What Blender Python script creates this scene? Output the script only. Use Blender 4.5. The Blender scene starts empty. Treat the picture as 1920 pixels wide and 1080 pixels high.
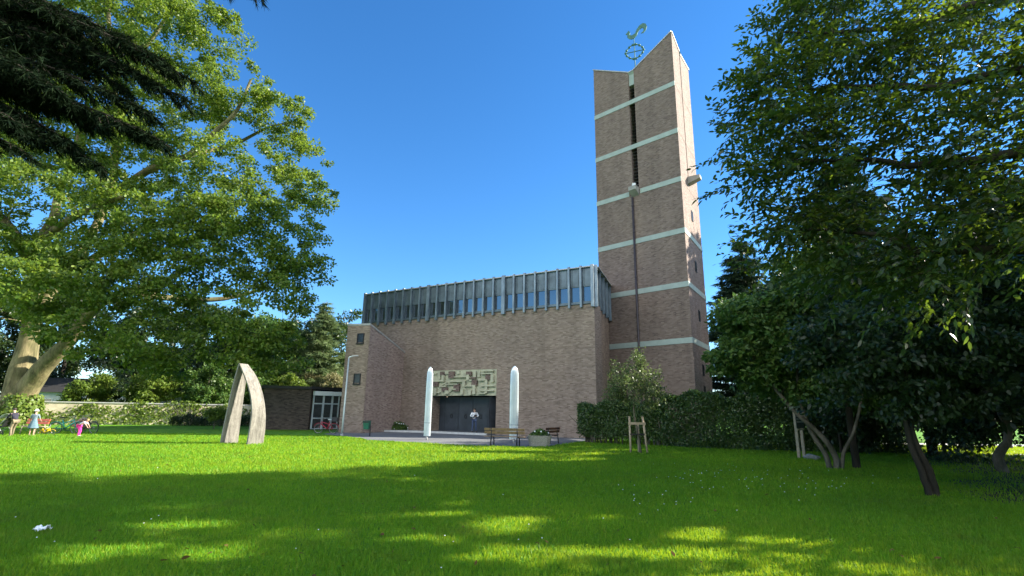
import bpy, bmesh, math, random
import numpy as np
from mathutils import Vector, Matrix
R = math.radians
C = bpy.context.scene.collection
S = bpy.context.scene
# ------------------------------------------------------------------ camera
F_PX, PITCH, ROLL, EYE = 960.0, 0.2385, 0.0155, 1.6
cam = bpy.data.objects.new('camera', bpy.data.cameras.new('camera'))
C.objects.link(cam); S.camera = cam
cam.data.sensor_width = 36.0; cam.data.lens = 36.0 * F_PX / 1920.0
cam.data.clip_start = 0.05; cam.data.clip_end = 3000
cam.matrix_world = Matrix.Translation((0, 0, EYE)) @ Matrix.Rotation(math.pi / 2 + PITCH, 4, 'X') @ Matrix.Rotation(ROLL, 4, 'Z')
# ------------------------------------------------------------------ light
SUN_AZ, SUN_EL = 9.0, 28.5       # azimuth from +X towards +Y, elevation
sdir = Vector((math.cos(R(SUN_AZ)) * math.cos(R(SUN_EL)), math.sin(R(SUN_AZ)) * math.cos(R(SUN_EL)), math.sin(R(SUN_EL))))
sun = bpy.data.objects.new('sun', bpy.data.lights.new('sun', 'SUN'))
C.objects.link(sun); sun.data.energy = 4.9; sun.data.angle = R(0.5); sun.data.color = (1.0, 0.93, 0.80)
sun.rotation_euler = sdir.to_track_quat('Z', 'Y').to_euler(); sun.location = sdir * 60
W = bpy.data.worlds.new('World'); S.world = W; W.use_nodes = True
wn, wl = W.node_tree.nodes, W.node_tree.links
sky = wn.new('ShaderNodeTexSky'); sky.sky_type = 'NISHITA'; sky.sun_disc = False
sky.sun_elevation = R(SUN_EL); sky.sun_rotation = math.atan2(sdir.x, sdir.y)
sky.air_density = 1.0; sky.dust_density = 0.0; sky.ozone_density = 6.0
hs = wn.new('ShaderNodeHueSaturation'); hs.inputs['Saturation'].default_value = 1.16; hs.inputs['Hue'].default_value = 0.5
wl.new(sky.outputs[0], hs.inputs['Color'])
# bright clouds added behind the viewer to light the facade, clear blue in front
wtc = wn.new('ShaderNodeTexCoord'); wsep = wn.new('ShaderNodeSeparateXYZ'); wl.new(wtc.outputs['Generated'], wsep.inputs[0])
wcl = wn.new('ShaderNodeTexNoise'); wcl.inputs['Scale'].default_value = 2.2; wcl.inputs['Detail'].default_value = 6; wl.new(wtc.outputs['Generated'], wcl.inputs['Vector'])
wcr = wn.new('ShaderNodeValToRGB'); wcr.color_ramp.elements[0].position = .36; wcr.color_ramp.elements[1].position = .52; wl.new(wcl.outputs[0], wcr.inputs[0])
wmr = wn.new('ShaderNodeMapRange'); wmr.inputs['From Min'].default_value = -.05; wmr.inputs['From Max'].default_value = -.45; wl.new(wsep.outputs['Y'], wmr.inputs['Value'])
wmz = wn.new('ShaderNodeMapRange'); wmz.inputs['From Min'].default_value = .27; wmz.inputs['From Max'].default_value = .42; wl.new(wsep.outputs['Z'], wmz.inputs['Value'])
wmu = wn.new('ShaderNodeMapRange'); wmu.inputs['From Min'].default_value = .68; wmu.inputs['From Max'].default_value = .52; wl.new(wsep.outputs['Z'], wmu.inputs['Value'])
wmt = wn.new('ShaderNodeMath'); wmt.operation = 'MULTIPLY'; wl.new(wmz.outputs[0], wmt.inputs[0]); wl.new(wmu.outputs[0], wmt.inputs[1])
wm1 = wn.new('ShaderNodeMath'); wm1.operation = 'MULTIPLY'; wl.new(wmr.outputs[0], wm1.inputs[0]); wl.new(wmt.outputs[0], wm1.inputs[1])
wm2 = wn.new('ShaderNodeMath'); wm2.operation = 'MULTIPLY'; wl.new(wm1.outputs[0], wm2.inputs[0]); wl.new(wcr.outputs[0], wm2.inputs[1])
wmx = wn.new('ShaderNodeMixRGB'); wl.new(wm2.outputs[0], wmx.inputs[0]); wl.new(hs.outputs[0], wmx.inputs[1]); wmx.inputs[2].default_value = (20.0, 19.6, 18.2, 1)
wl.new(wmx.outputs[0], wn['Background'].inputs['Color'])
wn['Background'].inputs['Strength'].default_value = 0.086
S.view_settings.view_transform = 'Standard'; S.view_settings.look = 'None'
S.view_settings.gamma = 1.0; S.view_settings.exposure = 1.72
S.render.engine = 'CYCLES'
S.cycles.max_bounces = 8; S.cycles.diffuse_bounces = 4; S.cycles.transmission_bounces = 6; S.cycles.transparent_max_bounces = 6
S.cycles.use_adaptive_sampling = True
try: S.cycles.use_denoising = True
except Exception: pass

# ------------------------------------------------------------------ survey helpers (pixel of the photo -> metres)
def ray(px, py):
    x = (px - 960) / F_PX; z = -(py - 540) / F_PX
    c, s = math.cos(ROLL), math.sin(ROLL); x, z = c * x - s * z, s * x + c * z
    c, s = math.cos(PITCH), math.sin(PITCH)
    return x, c - s * z, s + c * z
def at(px, py, Y):
    x, y, z = ray(px, py); t = Y / y
    return np.array([x * t, Y, EYE + z * t])
def ground(px, py):
    x, y, z = ray(px, py); t = -EYE / z
    return np.array([x * t, y * t, 0.0])

# ------------------------------------------------------------------ object helpers
def tag(o, label=None, cat=None, group=None, kind=None):
    if label: o['label'] = label
    if cat: o['category'] = cat
    if group: o['group'] = group
    if kind: o['kind'] = kind
    return o
def thing(name, label, cat, loc=(0, 0, 0), rz=0.0, group=None):
    o = bpy.data.objects.new(name, None); C.objects.link(o)
    o.empty_display_size = 0.2
    o.location = loc; o.rotation_euler = (0, 0, rz)
    return tag(o, label, cat, group)
def copy_tree(o, parent=None):
    c = o.copy(); C.objects.link(c); c.parent = parent
    for ch in list(o.children): copy_tree(ch, c)
    return c
def root_loc(p):
    v = np.zeros(3)
    while p is not None:
        v += np.array(p.location); p = p.parent
    return v

class MB:
    def __init__(s): s.v = []; s.f = []; s.sm = []
    def face(s, pts, smooth=False):
        b = len(s.v); s.v += [tuple(map(float, p)) for p in pts]; s.f.append(list(range(b, b + len(pts)))); s.sm.append(smooth); return s
    def poly(s, verts, faces, smooth=False):
        b = len(s.v); s.v += [tuple(map(float, p)) for p in verts]
        for f in faces: s.f.append([b + i for i in f]); s.sm.append(smooth)
        return s
    def box(s, c, d, rot=None):
        hx, hy, hz = d[0] / 2, d[1] / 2, d[2] / 2
        P = [Vector((x, y, z)) for z in (-hz, hz) for (x, y) in ((-hx, -hy), (hx, -hy), (hx, hy), (-hx, hy))]
        if rot is not None: P = [rot @ p for p in P]
        return s.poly([p + Vector(c) for p in P], [(3, 2, 1, 0), (4, 5, 6, 7), (0, 1, 5, 4), (1, 2, 6, 5), (2, 3, 7, 6), (3, 0, 4, 7)])
    def fbox(s, F, s0, s1, o0, o1, z0, z1):
        a, x, y = F
        P = [a + x * u + y * o + np.array([0, 0, z]) for z in (z0, z1) for (u, o) in ((s0, o1), (s1, o1), (s1, o0), (s0, o0))]
        return s.poly(P, [(3, 2, 1, 0), (4, 5, 6, 7), (0, 1, 5, 4), (1, 2, 6, 5), (2, 3, 7, 6), (3, 0, 4, 7)])
    def prism(s, pl, z0, z1):
        n = len(pl); z0 = z0 if hasattr(z0, '__len__') else [z0] * n; z1 = z1 if hasattr(z1, '__len__') else [z1] * n
        V = [(p[0], p[1], z) for p, z in zip(pl, z0)] + [(p[0], p[1], z) for p, z in zip(pl, z1)]
        Fs = [tuple(reversed(range(n))), tuple(range(n, 2 * n))] + [(i, (i + 1) % n, n + (i + 1) % n, n + i) for i in range(n)]
        return s.poly(V, Fs)
    def tube(s, pts, rad, k=8, cap=True, smooth=True, closed=False):
        pts = [Vector(map(float, p)) for p in pts]; n = len(pts)
        rad = rad if hasattr(rad, '__len__') else [rad] * n
        V = []; up = None
        for i, p in enumerate(pts):
            if closed: d = pts[(i + 1) % n] - pts[i - 1]
            else: d = pts[min(i + 1, n - 1)] - pts[max(i - 1, 0)]
            if d.length < 1e-9: d = Vector((0, 0, 1))
            d.normalize()
            if up is None: up = d.orthogonal().normalized()
            a = (up - d * up.dot(d))
            a = a.normalized() if a.length > 1e-6 else d.orthogonal().normalized()
            up = a; b = d.cross(a)
            for j in range(k):
                t = 2 * math.pi * j / k
                V.append(p + (a * math.cos(t) + b * math.sin(t)) * rad[i])
        Fs = []
        for i in range(n if closed else n - 1):
            i2 = (i + 1) % n
            for j in range(k):
                Fs.append((i * k + j, i * k + (j + 1) % k, i2 * k + (j + 1) % k, i2 * k + j))
        s.poly(V, Fs, smooth)
        if cap and not closed:
            b = len(s.v) - len(V)
            s.f.append([b + j for j in reversed(range(k))]); s.sm.append(False)
            s.f.append([b + (n - 1) * k + j for j in range(k)]); s.sm.append(False)
        return s
    def ball(s, c, r, seg=10, rings=7, q=None):
        r = r if hasattr(r, '__len__') else (r, r, r)
        V = []; Fs = []
        for i in range(rings + 1):
            t = math.pi * i / rings
            for j in range(seg):
                p = 2 * math.pi * j / seg
                d = Vector((math.sin(t) * math.cos(p) * r[0], math.sin(t) * math.sin(p) * r[1], math.cos(t) * r[2]))
                if q is not None: d = q @ d
                V.append(d + Vector(map(float, c)))
        for i in range(rings):
            for j in range(seg):
                a, b = i * seg + j, i * seg + (j + 1) % seg
                Fs.append((a, a + seg, b + seg, b) if True else ())
        return s.poly(V, Fs, True)
    def build(s, name, mat, parent=None, world=False, loc=None, bevel=0.0):
        off = root_loc(parent) if (world and parent is not None) else np.zeros(3)
        V = np.array(s.v, dtype=float) - off
        me = bpy.data.meshes.new(name); me.from_pydata([tuple(v) for v in V], [], s.f)
        uv = me.uv_layers.new(name='UVMap'); W3 = np.array(s.v, dtype=float)
        for p, sm in zip(me.polygons, s.sm):
            p.use_smooth = sm; n = p.normal
            if abs(n.z) > 0.8: t, b = Vector((1, 0, 0)), Vector((0, 1, 0))
            else:
                t = Vector((-n.y, n.x, 0)).normalized(); b = n.cross(t)
            for li in p.loop_indices:
                v = Vector(W3[me.loops[li].vertex_index]); uv.data[li].uv = (v.dot(t), v.dot(b))
        me.materials.append(mat)
        o = bpy.data.objects.new(name, me); C.objects.link(o)
        if parent is not None: o.parent = parent
        if loc is not None: o.location = loc
        if bevel > 0:
            m = o.modifiers.new('bevel', 'BEVEL'); m.width = bevel; m.segments = 2; m.limit_method = 'ANGLE'
        return o

def frame(a, b):
    a = np.array([a[0], a[1], 0.0]); b = np.array([b[0], b[1], 0.0])
    d = b - a; L = np.linalg.norm(d); d /= L
    return (a, d, np.array([d[1], -d[0], 0.0])), L     # outward normal on the right hand of a -> b

def np_mesh(name, V, loops, nper, mat, parent=None, smooth=False):
    me = bpy.data.meshes.new(name)
    nf = len(loops) // nper
    me.vertices.add(len(V)); me.vertices.foreach_set('co', np.asarray(V, np.float32).ravel())
    me.loops.add(len(loops)); me.loops.foreach_set('vertex_index', np.asarray(loops, np.int32))
    me.polygons.add(nf); me.polygons.foreach_set('loop_start', np.arange(0, nf * nper, nper, dtype=np.int32))
    me.polygons.foreach_set('loop_total', np.full(nf, nper, np.int32))
    if smooth: me.polygons.foreach_set('use_smooth', np.ones(nf, bool))
    me.update(calc_edges=True); me.materials.append(mat)
    o = bpy.data.objects.new(name, me); C.objects.link(o)
    if parent is not None: o.parent = parent
    return o
def nrm(v): return v / np.maximum(np.linalg.norm(v, axis=-1, keepdims=True), 1e-9)
SHAPES = {
    'diamond': [(0, 0), (.45, .5), (1, 0), (.5, -.5)],
    'leaf': [(0, 0), (.28, .42), (.62, .4), (1, 0), (.62, -.4), (.28, -.42)],
    'lobed': [(0, 0), (.25, .3), (.4, .55), (.75, .45), (1, 0), (.75, -.45), (.4, -.55), (.25, -.3)],
    'needle': [(0, .5), (1, .05), (1, -.05), (0, -.5)],
}
_gr = np.random.default_rng(404); GAPS = []
for gx, gy, sx, sy, k in ((240, 990, 60, 8, 4), (400, 1040, 45, 8, 3), (130, 1050, 50, 8, 2), (840, 975, 60, 9, 5), (960, 985, 70, 12, 7), (930, 1042, 50, 12, 4), (1110, 1032, 30, 8, 2), (1090, 985, 20, 6, 1), (1250, 996, 30, 6, 2), (1400, 1020, 70, 9, 4), (1230, 1050, 50, 10, 2), (650, 968, 30, 5, 1), (760, 1010, 40, 8, 2)):
    for _ in range(k): GAPS.append((ground(gx + _gr.normal() * sx, gy + _gr.normal() * sy), _gr.uniform(.05, .20)))
def in_gap(P):
    d = np.array(sdir); hit = np.zeros(len(P), bool)
    for g0, r in GAPS:
        v = P - g0; hit |= np.linalg.norm(v - (v @ d)[:, None] * d, axis=1) < r + .12
    return hit
def leaf_obj(name, P, A, N, length, width, shape, mat, parent=None):
    if parent is not None and name == 'crown' and parent.location.x > 8 and parent.location.y < 19:      # openings in the right hand crowns
        keep = ~in_gap(P); P, A, N = P[keep], A[keep], N[keep]; length = np.broadcast_to(length, keep.shape)[keep]; width = np.broadcast_to(width, keep.shape)[keep]
    sh = SHAPES[shape]; k = len(sh); n = len(P)
    A = nrm(A); B = nrm(np.cross(N, A)); L = np.broadcast_to(length, (n,))[:, None]; Wd = np.broadcast_to(width, (n,))[:, None]
    Nn = np.cross(A, B)
    V = np.empty((n, k, 3))
    for i, (t, w) in enumerate(sh):
        V[:, i] = P + A * (L * t) + B * (Wd * w) + Nn * (Wd * (abs(w) * .35) - L * (t * t * .12))
    if parent is not None: V = V - root_loc(parent)
    return np_mesh(name, V.reshape(-1, 3), np.arange(n * k), k, mat, parent)

# ------------------------------------------------------------------ materials
class NM:
    def __init__(s, name):
        s.m = bpy.data.materials.new(name); s.m.use_nodes = True; s.t = s.m.node_tree; s.n = s.t.nodes; s.l = s.t.links
        s.b = s.n['Principled BSDF']; s.out = s.n['Material Output']
    def add(s, typ, **kw):
        nd = s.n.new('ShaderNode' + typ)
        for k, v in kw.items():
            if k.startswith('i_'): nd.inputs[k[2:].replace('_', ' ')].default_value = v
            else: setattr(nd, k, v)
        return nd
    def link(s, a, b): s.l.new(a, b)
    def ramp(s, src, stops, interp='LINEAR'):
        r = s.add('ValToRGB'); r.color_ramp.interpolation = interp; e = r.color_ramp.elements
        while len(e) < len(stops): e.new(0.5)
        for el, (p, c) in zip(e, stops):
            el.position = p; el.color = (*c, 1) if len(c) == 3 else c
        s.link(src, r.inputs[0]); return r
    def noise(s, scale, detail=4, rough=.55, vec=None, dist=0):
        n = s.add('TexNoise'); n.inputs['Scale'].default_value = scale; n.inputs['Detail'].default_value = detail
        n.inputs['Roughness'].default_value = rough; n.inputs['Distortion'].default_value = dist
        if vec is not None: s.link(vec, n.inputs['Vector'])
        return n
    def coord(s, which='Object'): return s.add('TexCoord').outputs[which]
    def mapping(s, vec, scale=(1, 1, 1), rot=(0, 0, 0)):
        m = s.add('Mapping'); m.inputs['Scale'].default_value = scale; m.inputs['Rotation'].default_value = rot
        s.link(vec, m.inputs['Vector']); return m.outputs[0]
    def mix(s, fac, a, b, mode='MIX'):
        m = s.add('MixRGB'); m.blend_type = mode
        for sock, v in ((m.inputs[0], fac), (m.inputs[1], a), (m.inputs[2], b)):
            if hasattr(v, 'is_linked') or hasattr(v, 'links'): s.link(v, sock)
            elif isinstance(v, (int, float)): sock.default_value = v
            else: sock.default_value = (*v, 1)
        return m.outputs[0]
    def bump(s, h, strength=.4, dist=.02):
        b = s.add('Bump'); b.inputs['Strength'].default_value = strength; b.inputs['Distance'].default_value = dist
        s.link(h, b.inputs['Height']); s.link(b.outputs[0], s.b.inputs['Normal'])
    def base(s, c):
        if isinstance(c, tuple): s.b.inputs['Base Color'].default_value = (*c, 1)
        else: s.link(c, s.b.inputs['Base Color'])
    def set(s, rough=.6, metal=0, spec=.5):
        s.b.inputs['Roughness'].default_value = rough; s.b.inputs['Metallic'].default_value = metal
        s.b.inputs['Specular IOR Level'].default_value = spec; return s

def plain(name, col, rough=.6, metal=0.0, var=.25, scale=6.0, spec=.5):
    q = NM(name); q.set(rough, metal, spec)
    n = q.noise(scale, 5, .6, q.coord())
    lo = tuple(c * (1 - var) for c in col); hi = tuple(min(1, c * (1 + var)) for c in col)
    q.base(q.ramp(n.outputs[0], [(.3, lo), (.7, hi)]).outputs[0]); return q.m

def brick(name, cols, mortar, scale=1.0, streak=.6):
    q = NM(name); q.set(.85, 0, .3)
    uv = q.coord('UV')
    b = q.add('TexBrick'); b.offset = .5; b.inputs['Scale'].default_value = 1.0
    b.inputs['Brick Width'].default_value = .25 * scale; b.inputs['Row Height'].default_value = .0775 * scale
    b.inputs['Mortar Size'].default_value = .008 * scale; b.inputs['Mortar Smooth'].default_value = .3
    b.inputs['Color1'].default_value = (0, 0, 0, 1); b.inputs['Color2'].default_value = (1, 1, 1, 1); b.inputs['Mortar'].default_value = (.5, .5, .5, 1)
    q.link(uv, b.inputs['Vector'])
    tint = q.ramp(b.outputs['Color'], [(0.0, cols[0]), (.25, cols[1]), (.5, cols[2]), (.75, cols[3]), (1.0, cols[4])])
    n = q.noise(1.0, 4, .65, q.mapping(uv, (3.4, 17.0, 1)))
    n2 = q.noise(.22, 3, .5, uv)
    st = q.ramp(n.outputs[0], [(.30, (.36, .34, .34)), (.40, (.96, .96, .96)), (.6, (1, 1, 1)), (.71, (1.3, 1.28, 1.26))])
    st2 = q.ramp(n2.outputs[0], [(.3, (.86, .86, .88)), (.7, (1.1, 1.08, 1.05))])
    c = q.mix(streak, tint.outputs[0], st.outputs[0], 'MULTIPLY'); c = q.mix(.8, c, st2.outputs[0], 'MULTIPLY')
    n3 = q.noise(1.0, 5, .6, q.mapping(uv, (.75, .07, 1)), .3); c = q.mix(.75, c, q.ramp(n3.outputs[0], [(.34, (.74, .73, .72)), (.5, (1, 1, 1)), (.7, (1.12, 1.12, 1.1))]).outputs[0], 'MULTIPLY')
    c = q.mix(b.outputs['Fac'], c, mortar)
    q.base(c)
    inv = q.add('Invert'); q.link(b.outputs['Fac'], inv.inputs['Color'])
    q.bump(inv.outputs[0], .5, .012); return q.m

def leafmat(name, cols, trans, tmix=.35, rough=.45, spec=.35, dry=None):
    q = NM(name); q.set(rough, 0, spec)
    g = q.add('NewGeometry')
    rp = q.ramp(g.outputs['Random Per Island'], [(i / (len(cols) - 1), c) for i, c in enumerate(cols)])
    n = q.noise(.35, 3, .5, q.coord())
    c = q.mix(.45, rp.outputs[0], q.ramp(n.outputs[0], [(.3, (.62, .72, .7)), (.7, (1.3, 1.22, 1.0))]).outputs[0], 'MULTIPLY')
    if dry is not None:
        d1 = q.noise(.9, 5, .7, q.coord()); d2 = q.noise(.16, 3, .6, q.coord())
        c = q.mix(q.ramp(d1.outputs[0], [(.52, (0, 0, 0)), (.74, (.55, .55, .55))]).outputs[0], c, dry); c = q.mix(.8, c, q.ramp(d2.outputs[0], [(.35, (.62, .78, .9)), (.62, (1.15, 1.05, .9))]).outputs[0], 'MULTIPLY')
    q.base(c)
    t = q.add('BsdfTranslucent'); t.inputs['Color'].default_value = (*trans, 1)
    tc = q.mix(.5, c, trans); q.link(tc, t.inputs['Color'])
    ms = q.add('MixShader'); ms.inputs[0].default_value = tmix
    q.link(q.b.outputs[0], ms.inputs[1]); q.link(t.outputs[0], ms.inputs[2]); q.link(ms.outputs[0], q.out.inputs['Surface'])
    return q.m

def bark(name, lo, hi, scale=3.0):
    q = NM(name); q.set(.9, 0, .2)
    co = q.coord(); n = q.noise(scale, 8, .7, q.mapping(co, (1, 1, .25)), .6)
    n2 = q.noise(scale * .35, 3, .5, co)
    c = q.ramp(n.outputs[0], [(.32, lo), (.68, hi)]).outputs[0]
    c = q.mix(.6, c, q.ramp(n2.outputs[0], [(.42, (.42, .48, .28)), (.58, (1.12, 1.06, .92))]).outputs[0], 'MULTIPLY')
    q.base(c); q.bump(n.outputs[0], .8, .05); return q.m

M = {}
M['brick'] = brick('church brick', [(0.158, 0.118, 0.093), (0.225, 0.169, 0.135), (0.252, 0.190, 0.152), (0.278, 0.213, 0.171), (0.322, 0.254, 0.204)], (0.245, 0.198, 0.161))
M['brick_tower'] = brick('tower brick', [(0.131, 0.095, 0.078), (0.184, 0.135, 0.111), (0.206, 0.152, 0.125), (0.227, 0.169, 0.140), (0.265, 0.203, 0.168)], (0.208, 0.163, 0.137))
M['brick_dark'] = brick('annex brick', [(.03, .022, .018), (.062, .046, .037), (.078, .058, .048), (.095, .072, .06), (.12, .092, .076)], (.08, .066, .056))
M['brick_pink'] = brick('smooth pink brick', [(.16, .118, .10), (.24, .178, .152), (.275, .207, .178), (.30, .23, .20), (.34, .275, .24)], (.27, .215, .187), 1.0, .3)
M['copper'] = plain('patinated copper', (.33, .39, .35), .7, 0, .12, 2.0)
M['concrete_green'] = plain('olive tinted concrete', (.43, .42, .30), .8, 0, .25, 2.5)
M['relief_brick'] = brick('relief brick', [(.09, .06, .05), (.13, .09, .075), (.17, .12, .10), (.2, .14, .12), (.24, .18, .15)], (.15, .13, .11), .6)
def zinc():
    q = NM('weathered zinc'); q.set(.42, .55, .5)
    co = q.coord('UV'); n = q.noise(1.6, 6, .65, q.mapping(co, (2.2, .7, 1))); n2 = q.noise(.5, 3, .5, co)
    c = q.ramp(n.outputs[0], [(.3, (.11, .14, .165)), (.52, (.19, .235, .27)), (.75, (.33, .37, .39))]).outputs[0]
    q.base(q.mix(.5, c, q.ramp(n2.outputs[0], [(.3, (.7, .75, .8)), (.7, (1.15, 1.15, 1.1))]).outputs[0], 'MULTIPLY')); return q.m
M['zinc'] = zinc()
M['zinc_dark'] = plain('dark zinc panel', (.10, .13, .15), .45, .4, .35, 1.3)
def glass(name, tint=(.02, .025, .03), rough=.06):
    q = NM(name); q.set(rough, 0, .9); q.b.inputs['IOR'].default_value = 1.9
    n = q.noise(.7, 2, .5, q.coord()); q.base(q.ramp(n.outputs[0], [(.3, tint), (.7, tuple(c * 2 for c in tint))]).outputs[0])
    q.bump(n.outputs[0], .08, .05); return q.m
M['glass'] = glass('window glass')
M['glass_dark'] = glass('dark stair window', (.012, .014, .016), .25); M['glass_dark'].node_tree.nodes['Principled BSDF'].inputs['IOR'].default_value = 1.35
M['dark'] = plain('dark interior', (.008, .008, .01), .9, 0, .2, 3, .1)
M['door'] = plain('blue grey bronze door', (.035, .042, .052), .5, .2, .35, 1.4)
M['black'] = plain('black painted iron', (.018, .018, .02), .5, .2, .3, 8)
M['white_paint'] = plain('white painted frame', (.72, .75, .76), .5, 0, .08, 4)
M['roof'] = plain('bitumen roof', (.06, .06, .06), .9)
M['coping'] = plain('metal coping', (.36, .36, .35), .5, .3, .2)
M['pipe'] = plain('dark downpipe', (.06, .05, .055), .5, .3, .25)
M['corbel'] = plain('grey corbel concrete', (.30, .29, .26), .85, 0, .2, 2)
def asphalt():
    q = NM('pavement asphalt'); q.set(.9, 0, .3); co = q.coord()
    n = q.noise(60, 4, .7, co); n2 = q.noise(.35, 4, .6, co)
    c = q.ramp(n.outputs[0], [(.3, (.10, .105, .11)), (.7, (.19, .195, .20))]).outputs[0]
    q.base(q.mix(.8, c, q.ramp(n2.outputs[0], [(.3, (.75, .75, .78)), (.7, (1.2, 1.18, 1.15))]).outputs[0], 'MULTIPLY')); q.bump(n.outputs[0], .3, .01); return q.m
M['asphalt'] = asphalt()
M['kerb'] = plain('pale kerb stone', (.50, .50, .48), .8, 0, .15, 3)
def lawnmat():
    q = NM('mown lawn'); q.set(.75, 0, .15); co = q.coord()
    a = q.noise(.12, 5, .6, co); b = q.noise(1.3, 6, .7, co); c3 = q.noise(38, 3, .7, co)
    c = q.ramp(b.outputs[0], [(.25, (.06, .18, .012)), (.5, (.105, .26, .014)), (.75, (.165, .32, .018))]).outputs[0]
    c = q.mix(.7, c, q.ramp(a.outputs[0], [(.3, (.75, .85, .8)), (.7, (1.25, 1.1, 1.0))]).outputs[0], 'MULTIPLY')
    c = q.mix(.7, c, q.ramp(c3.outputs[0], [(.3, (.5, .55, .5)), (.7, (1.4, 1.35, 1.2))]).outputs[0], 'MULTIPLY')
    q.base(c); q.bump(c3.outputs[0], .9, .06); return q.m
M['lawn'] = lawnmat()
M['soil'] = plain('leaf strewn soil', (.030, .026, .015), .95, 0, .6, 9)
M['blade'] = leafmat('grass blade', [(.046, .175, .015), (.092, .295, .017), (.16, .37, .02), (.28, .385, .04)], (.60, .64, .015), .46, .5, .2, (.16, .17, .035))
M['oak'] = leafmat('oak leaf', [(.052, .10, .015), (.08, .142, .019), (.115, .178, .023), (.175, .22, .032)], (.32, .44, .03), .42)
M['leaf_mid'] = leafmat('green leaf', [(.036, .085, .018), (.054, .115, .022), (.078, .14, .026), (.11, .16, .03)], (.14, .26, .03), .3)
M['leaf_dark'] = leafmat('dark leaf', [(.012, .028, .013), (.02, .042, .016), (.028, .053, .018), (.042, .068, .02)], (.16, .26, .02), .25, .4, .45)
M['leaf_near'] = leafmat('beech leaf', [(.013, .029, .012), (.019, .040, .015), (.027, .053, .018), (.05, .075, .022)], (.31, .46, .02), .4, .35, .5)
M['leaf_lime'] = leafmat('lime leaf', [(.09, .15, .02), (.13, .20, .03), (.18, .24, .04)], (.28, .36, .04), .4)
M['leaf_young'] = leafmat('young leaf', [(.05, .085, .03), (.075, .12, .04), (.11, .15, .055), (.22, .24, .11)], (.2, .28, .06), .35)
M['leaf_hedge'] = leafmat('hedge leaf', [(.022, .05, .014), (.034, .075, .018), (.05, .095, .022), (.08, .13, .03)], (.14, .26, .02), .25, .35, .45)
M['leaf_cream'] = leafmat('cream vine leaf', [(.16, .15, .055), (.26, .23, .11), (.34, .31, .18), (.15, .17, .05)], (.35, .32, .12), .35)
M['needle'] = leafmat('fir needle', [(.004, .009, .005), (.007, .014, .007), (.010, .02, .010), (.018, .03, .013)], (.03, .05, .01), .08, .85, .04)
M['needle_mid'] = leafmat('spruce needle', [(.02, .045, .026), (.03, .06, .03), (.045, .08, .036)], (.08, .14, .04), .2, .5, .3)
M['needle_pale'] = leafmat('pale conifer needle', [(.09, .14, .06), (.13, .18, .08), (.18, .22, .10)], (.2, .28, .08), .35, .5, .3)
M['bark_oak'] = bark('oak bark', (.085, .072, .042), (.30, .26, .15))
M['bark_dark'] = bark('dark bark', (.022, .018, .015), (.06, .05, .042))
M['bark_grey'] = bark('grey bark', (.08, .07, .058), (.19, .17, .14), 6)
M['wood'] = plain('weathered wood', (.40, .31, .21), .8, 0, .3, 6)
M['bench_wood'] = plain('bench timber', (.20, .125, .065), .6, 0, .35, 7)
M['bench_red'] = plain('red brown bench slat', (.12, .045, .03), .5, 0, .3, 7)
# ================================================================== THE SETTING
def sheet(name, pts, z, mat, n=None):
    mb = MB(); mb.face([(p[0], p[1], z) for p in pts]); return mb.build(name, mat)
tag(sheet('lawn', [(-400, -60), (400, -60), (400, 700), (-400, 700)], 0.0, M['lawn']), 'mown green lawn in front of the church', kind='structure')
g = lambda px, py: tuple(ground(px, py)[:2])
pav = [g(676, 822), g(690, 826), g(760, 829), g(860, 835.5), g(985, 838.5), g(1030, 837.5), g(1065, 832), (5.2, 33.0), (6.6, 34.0), (3, 38), (-9, 44.5), (-12.6, 39), (-12.6, 36), (-10.6, 33.2)]
tag(sheet('pavement', pav, 0.006, M['asphalt']), 'grey asphalt forecourt along the church wall', kind='structure')
# ================================================================== CHURCH
def u2(a): return np.array([math.cos(R(a)), math.sin(R(a)), 0.0])
N1 = np.array([5.75, 34.94, 0.0]); dN = u2(151.3); LN = 21.6
N2 = N1 + dN * LN; N3 = N2 + u2(61.3) * 16; N4 = N1 + u2(70) * 16.5
church = thing('church_building', 'long brown brick church nave with a zinc clerestory above its bronze door', 'church', tuple(N1))
FN, _ = frame(N2, N1)
DO0, DO1, DZ, RZ = 8.0, 13.85, 2.80, 4.76
mb = MB()
mb.fbox(FN, 0, DO0, -1.3, 0, -.2, 9.1); mb.fbox(FN, DO1, LN, -1.3, 0, -.2, 9.1); mb.fbox(FN, DO0, DO1, -1.3, 0, RZ, 9.1)
# side walls and back, butted behind the front wall
FS, LS = frame(N1, N4); mb.fbox(FS, 1.55, LS, -1.0, 0, -.2, 9.1)
FW, LW = frame(N3, N2); mb.fbox(FW, 0, LW - 1.32, -1.0, 0, -.2, 9.1)
P0 = N1 - u2(0) * 0
mb.face([N1 + [0, 0, -.2], N1 + u2(70) * 1.55 + [0, 0, -.2], N1 + u2(70) * 1.55 + [0, 0, 9.1], N1 + [0, 0, 9.1]])
mb.build('wall', M['brick'], church, True)
mb = MB(); mb.prism([N1[:2] + [-.6, .9], N4[:2], N3[:2] + [.4, .2], N2[:2] + [.6, .9]], 11.2, 11.45); mb.build('roof', M['roof'], church, True)
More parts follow.
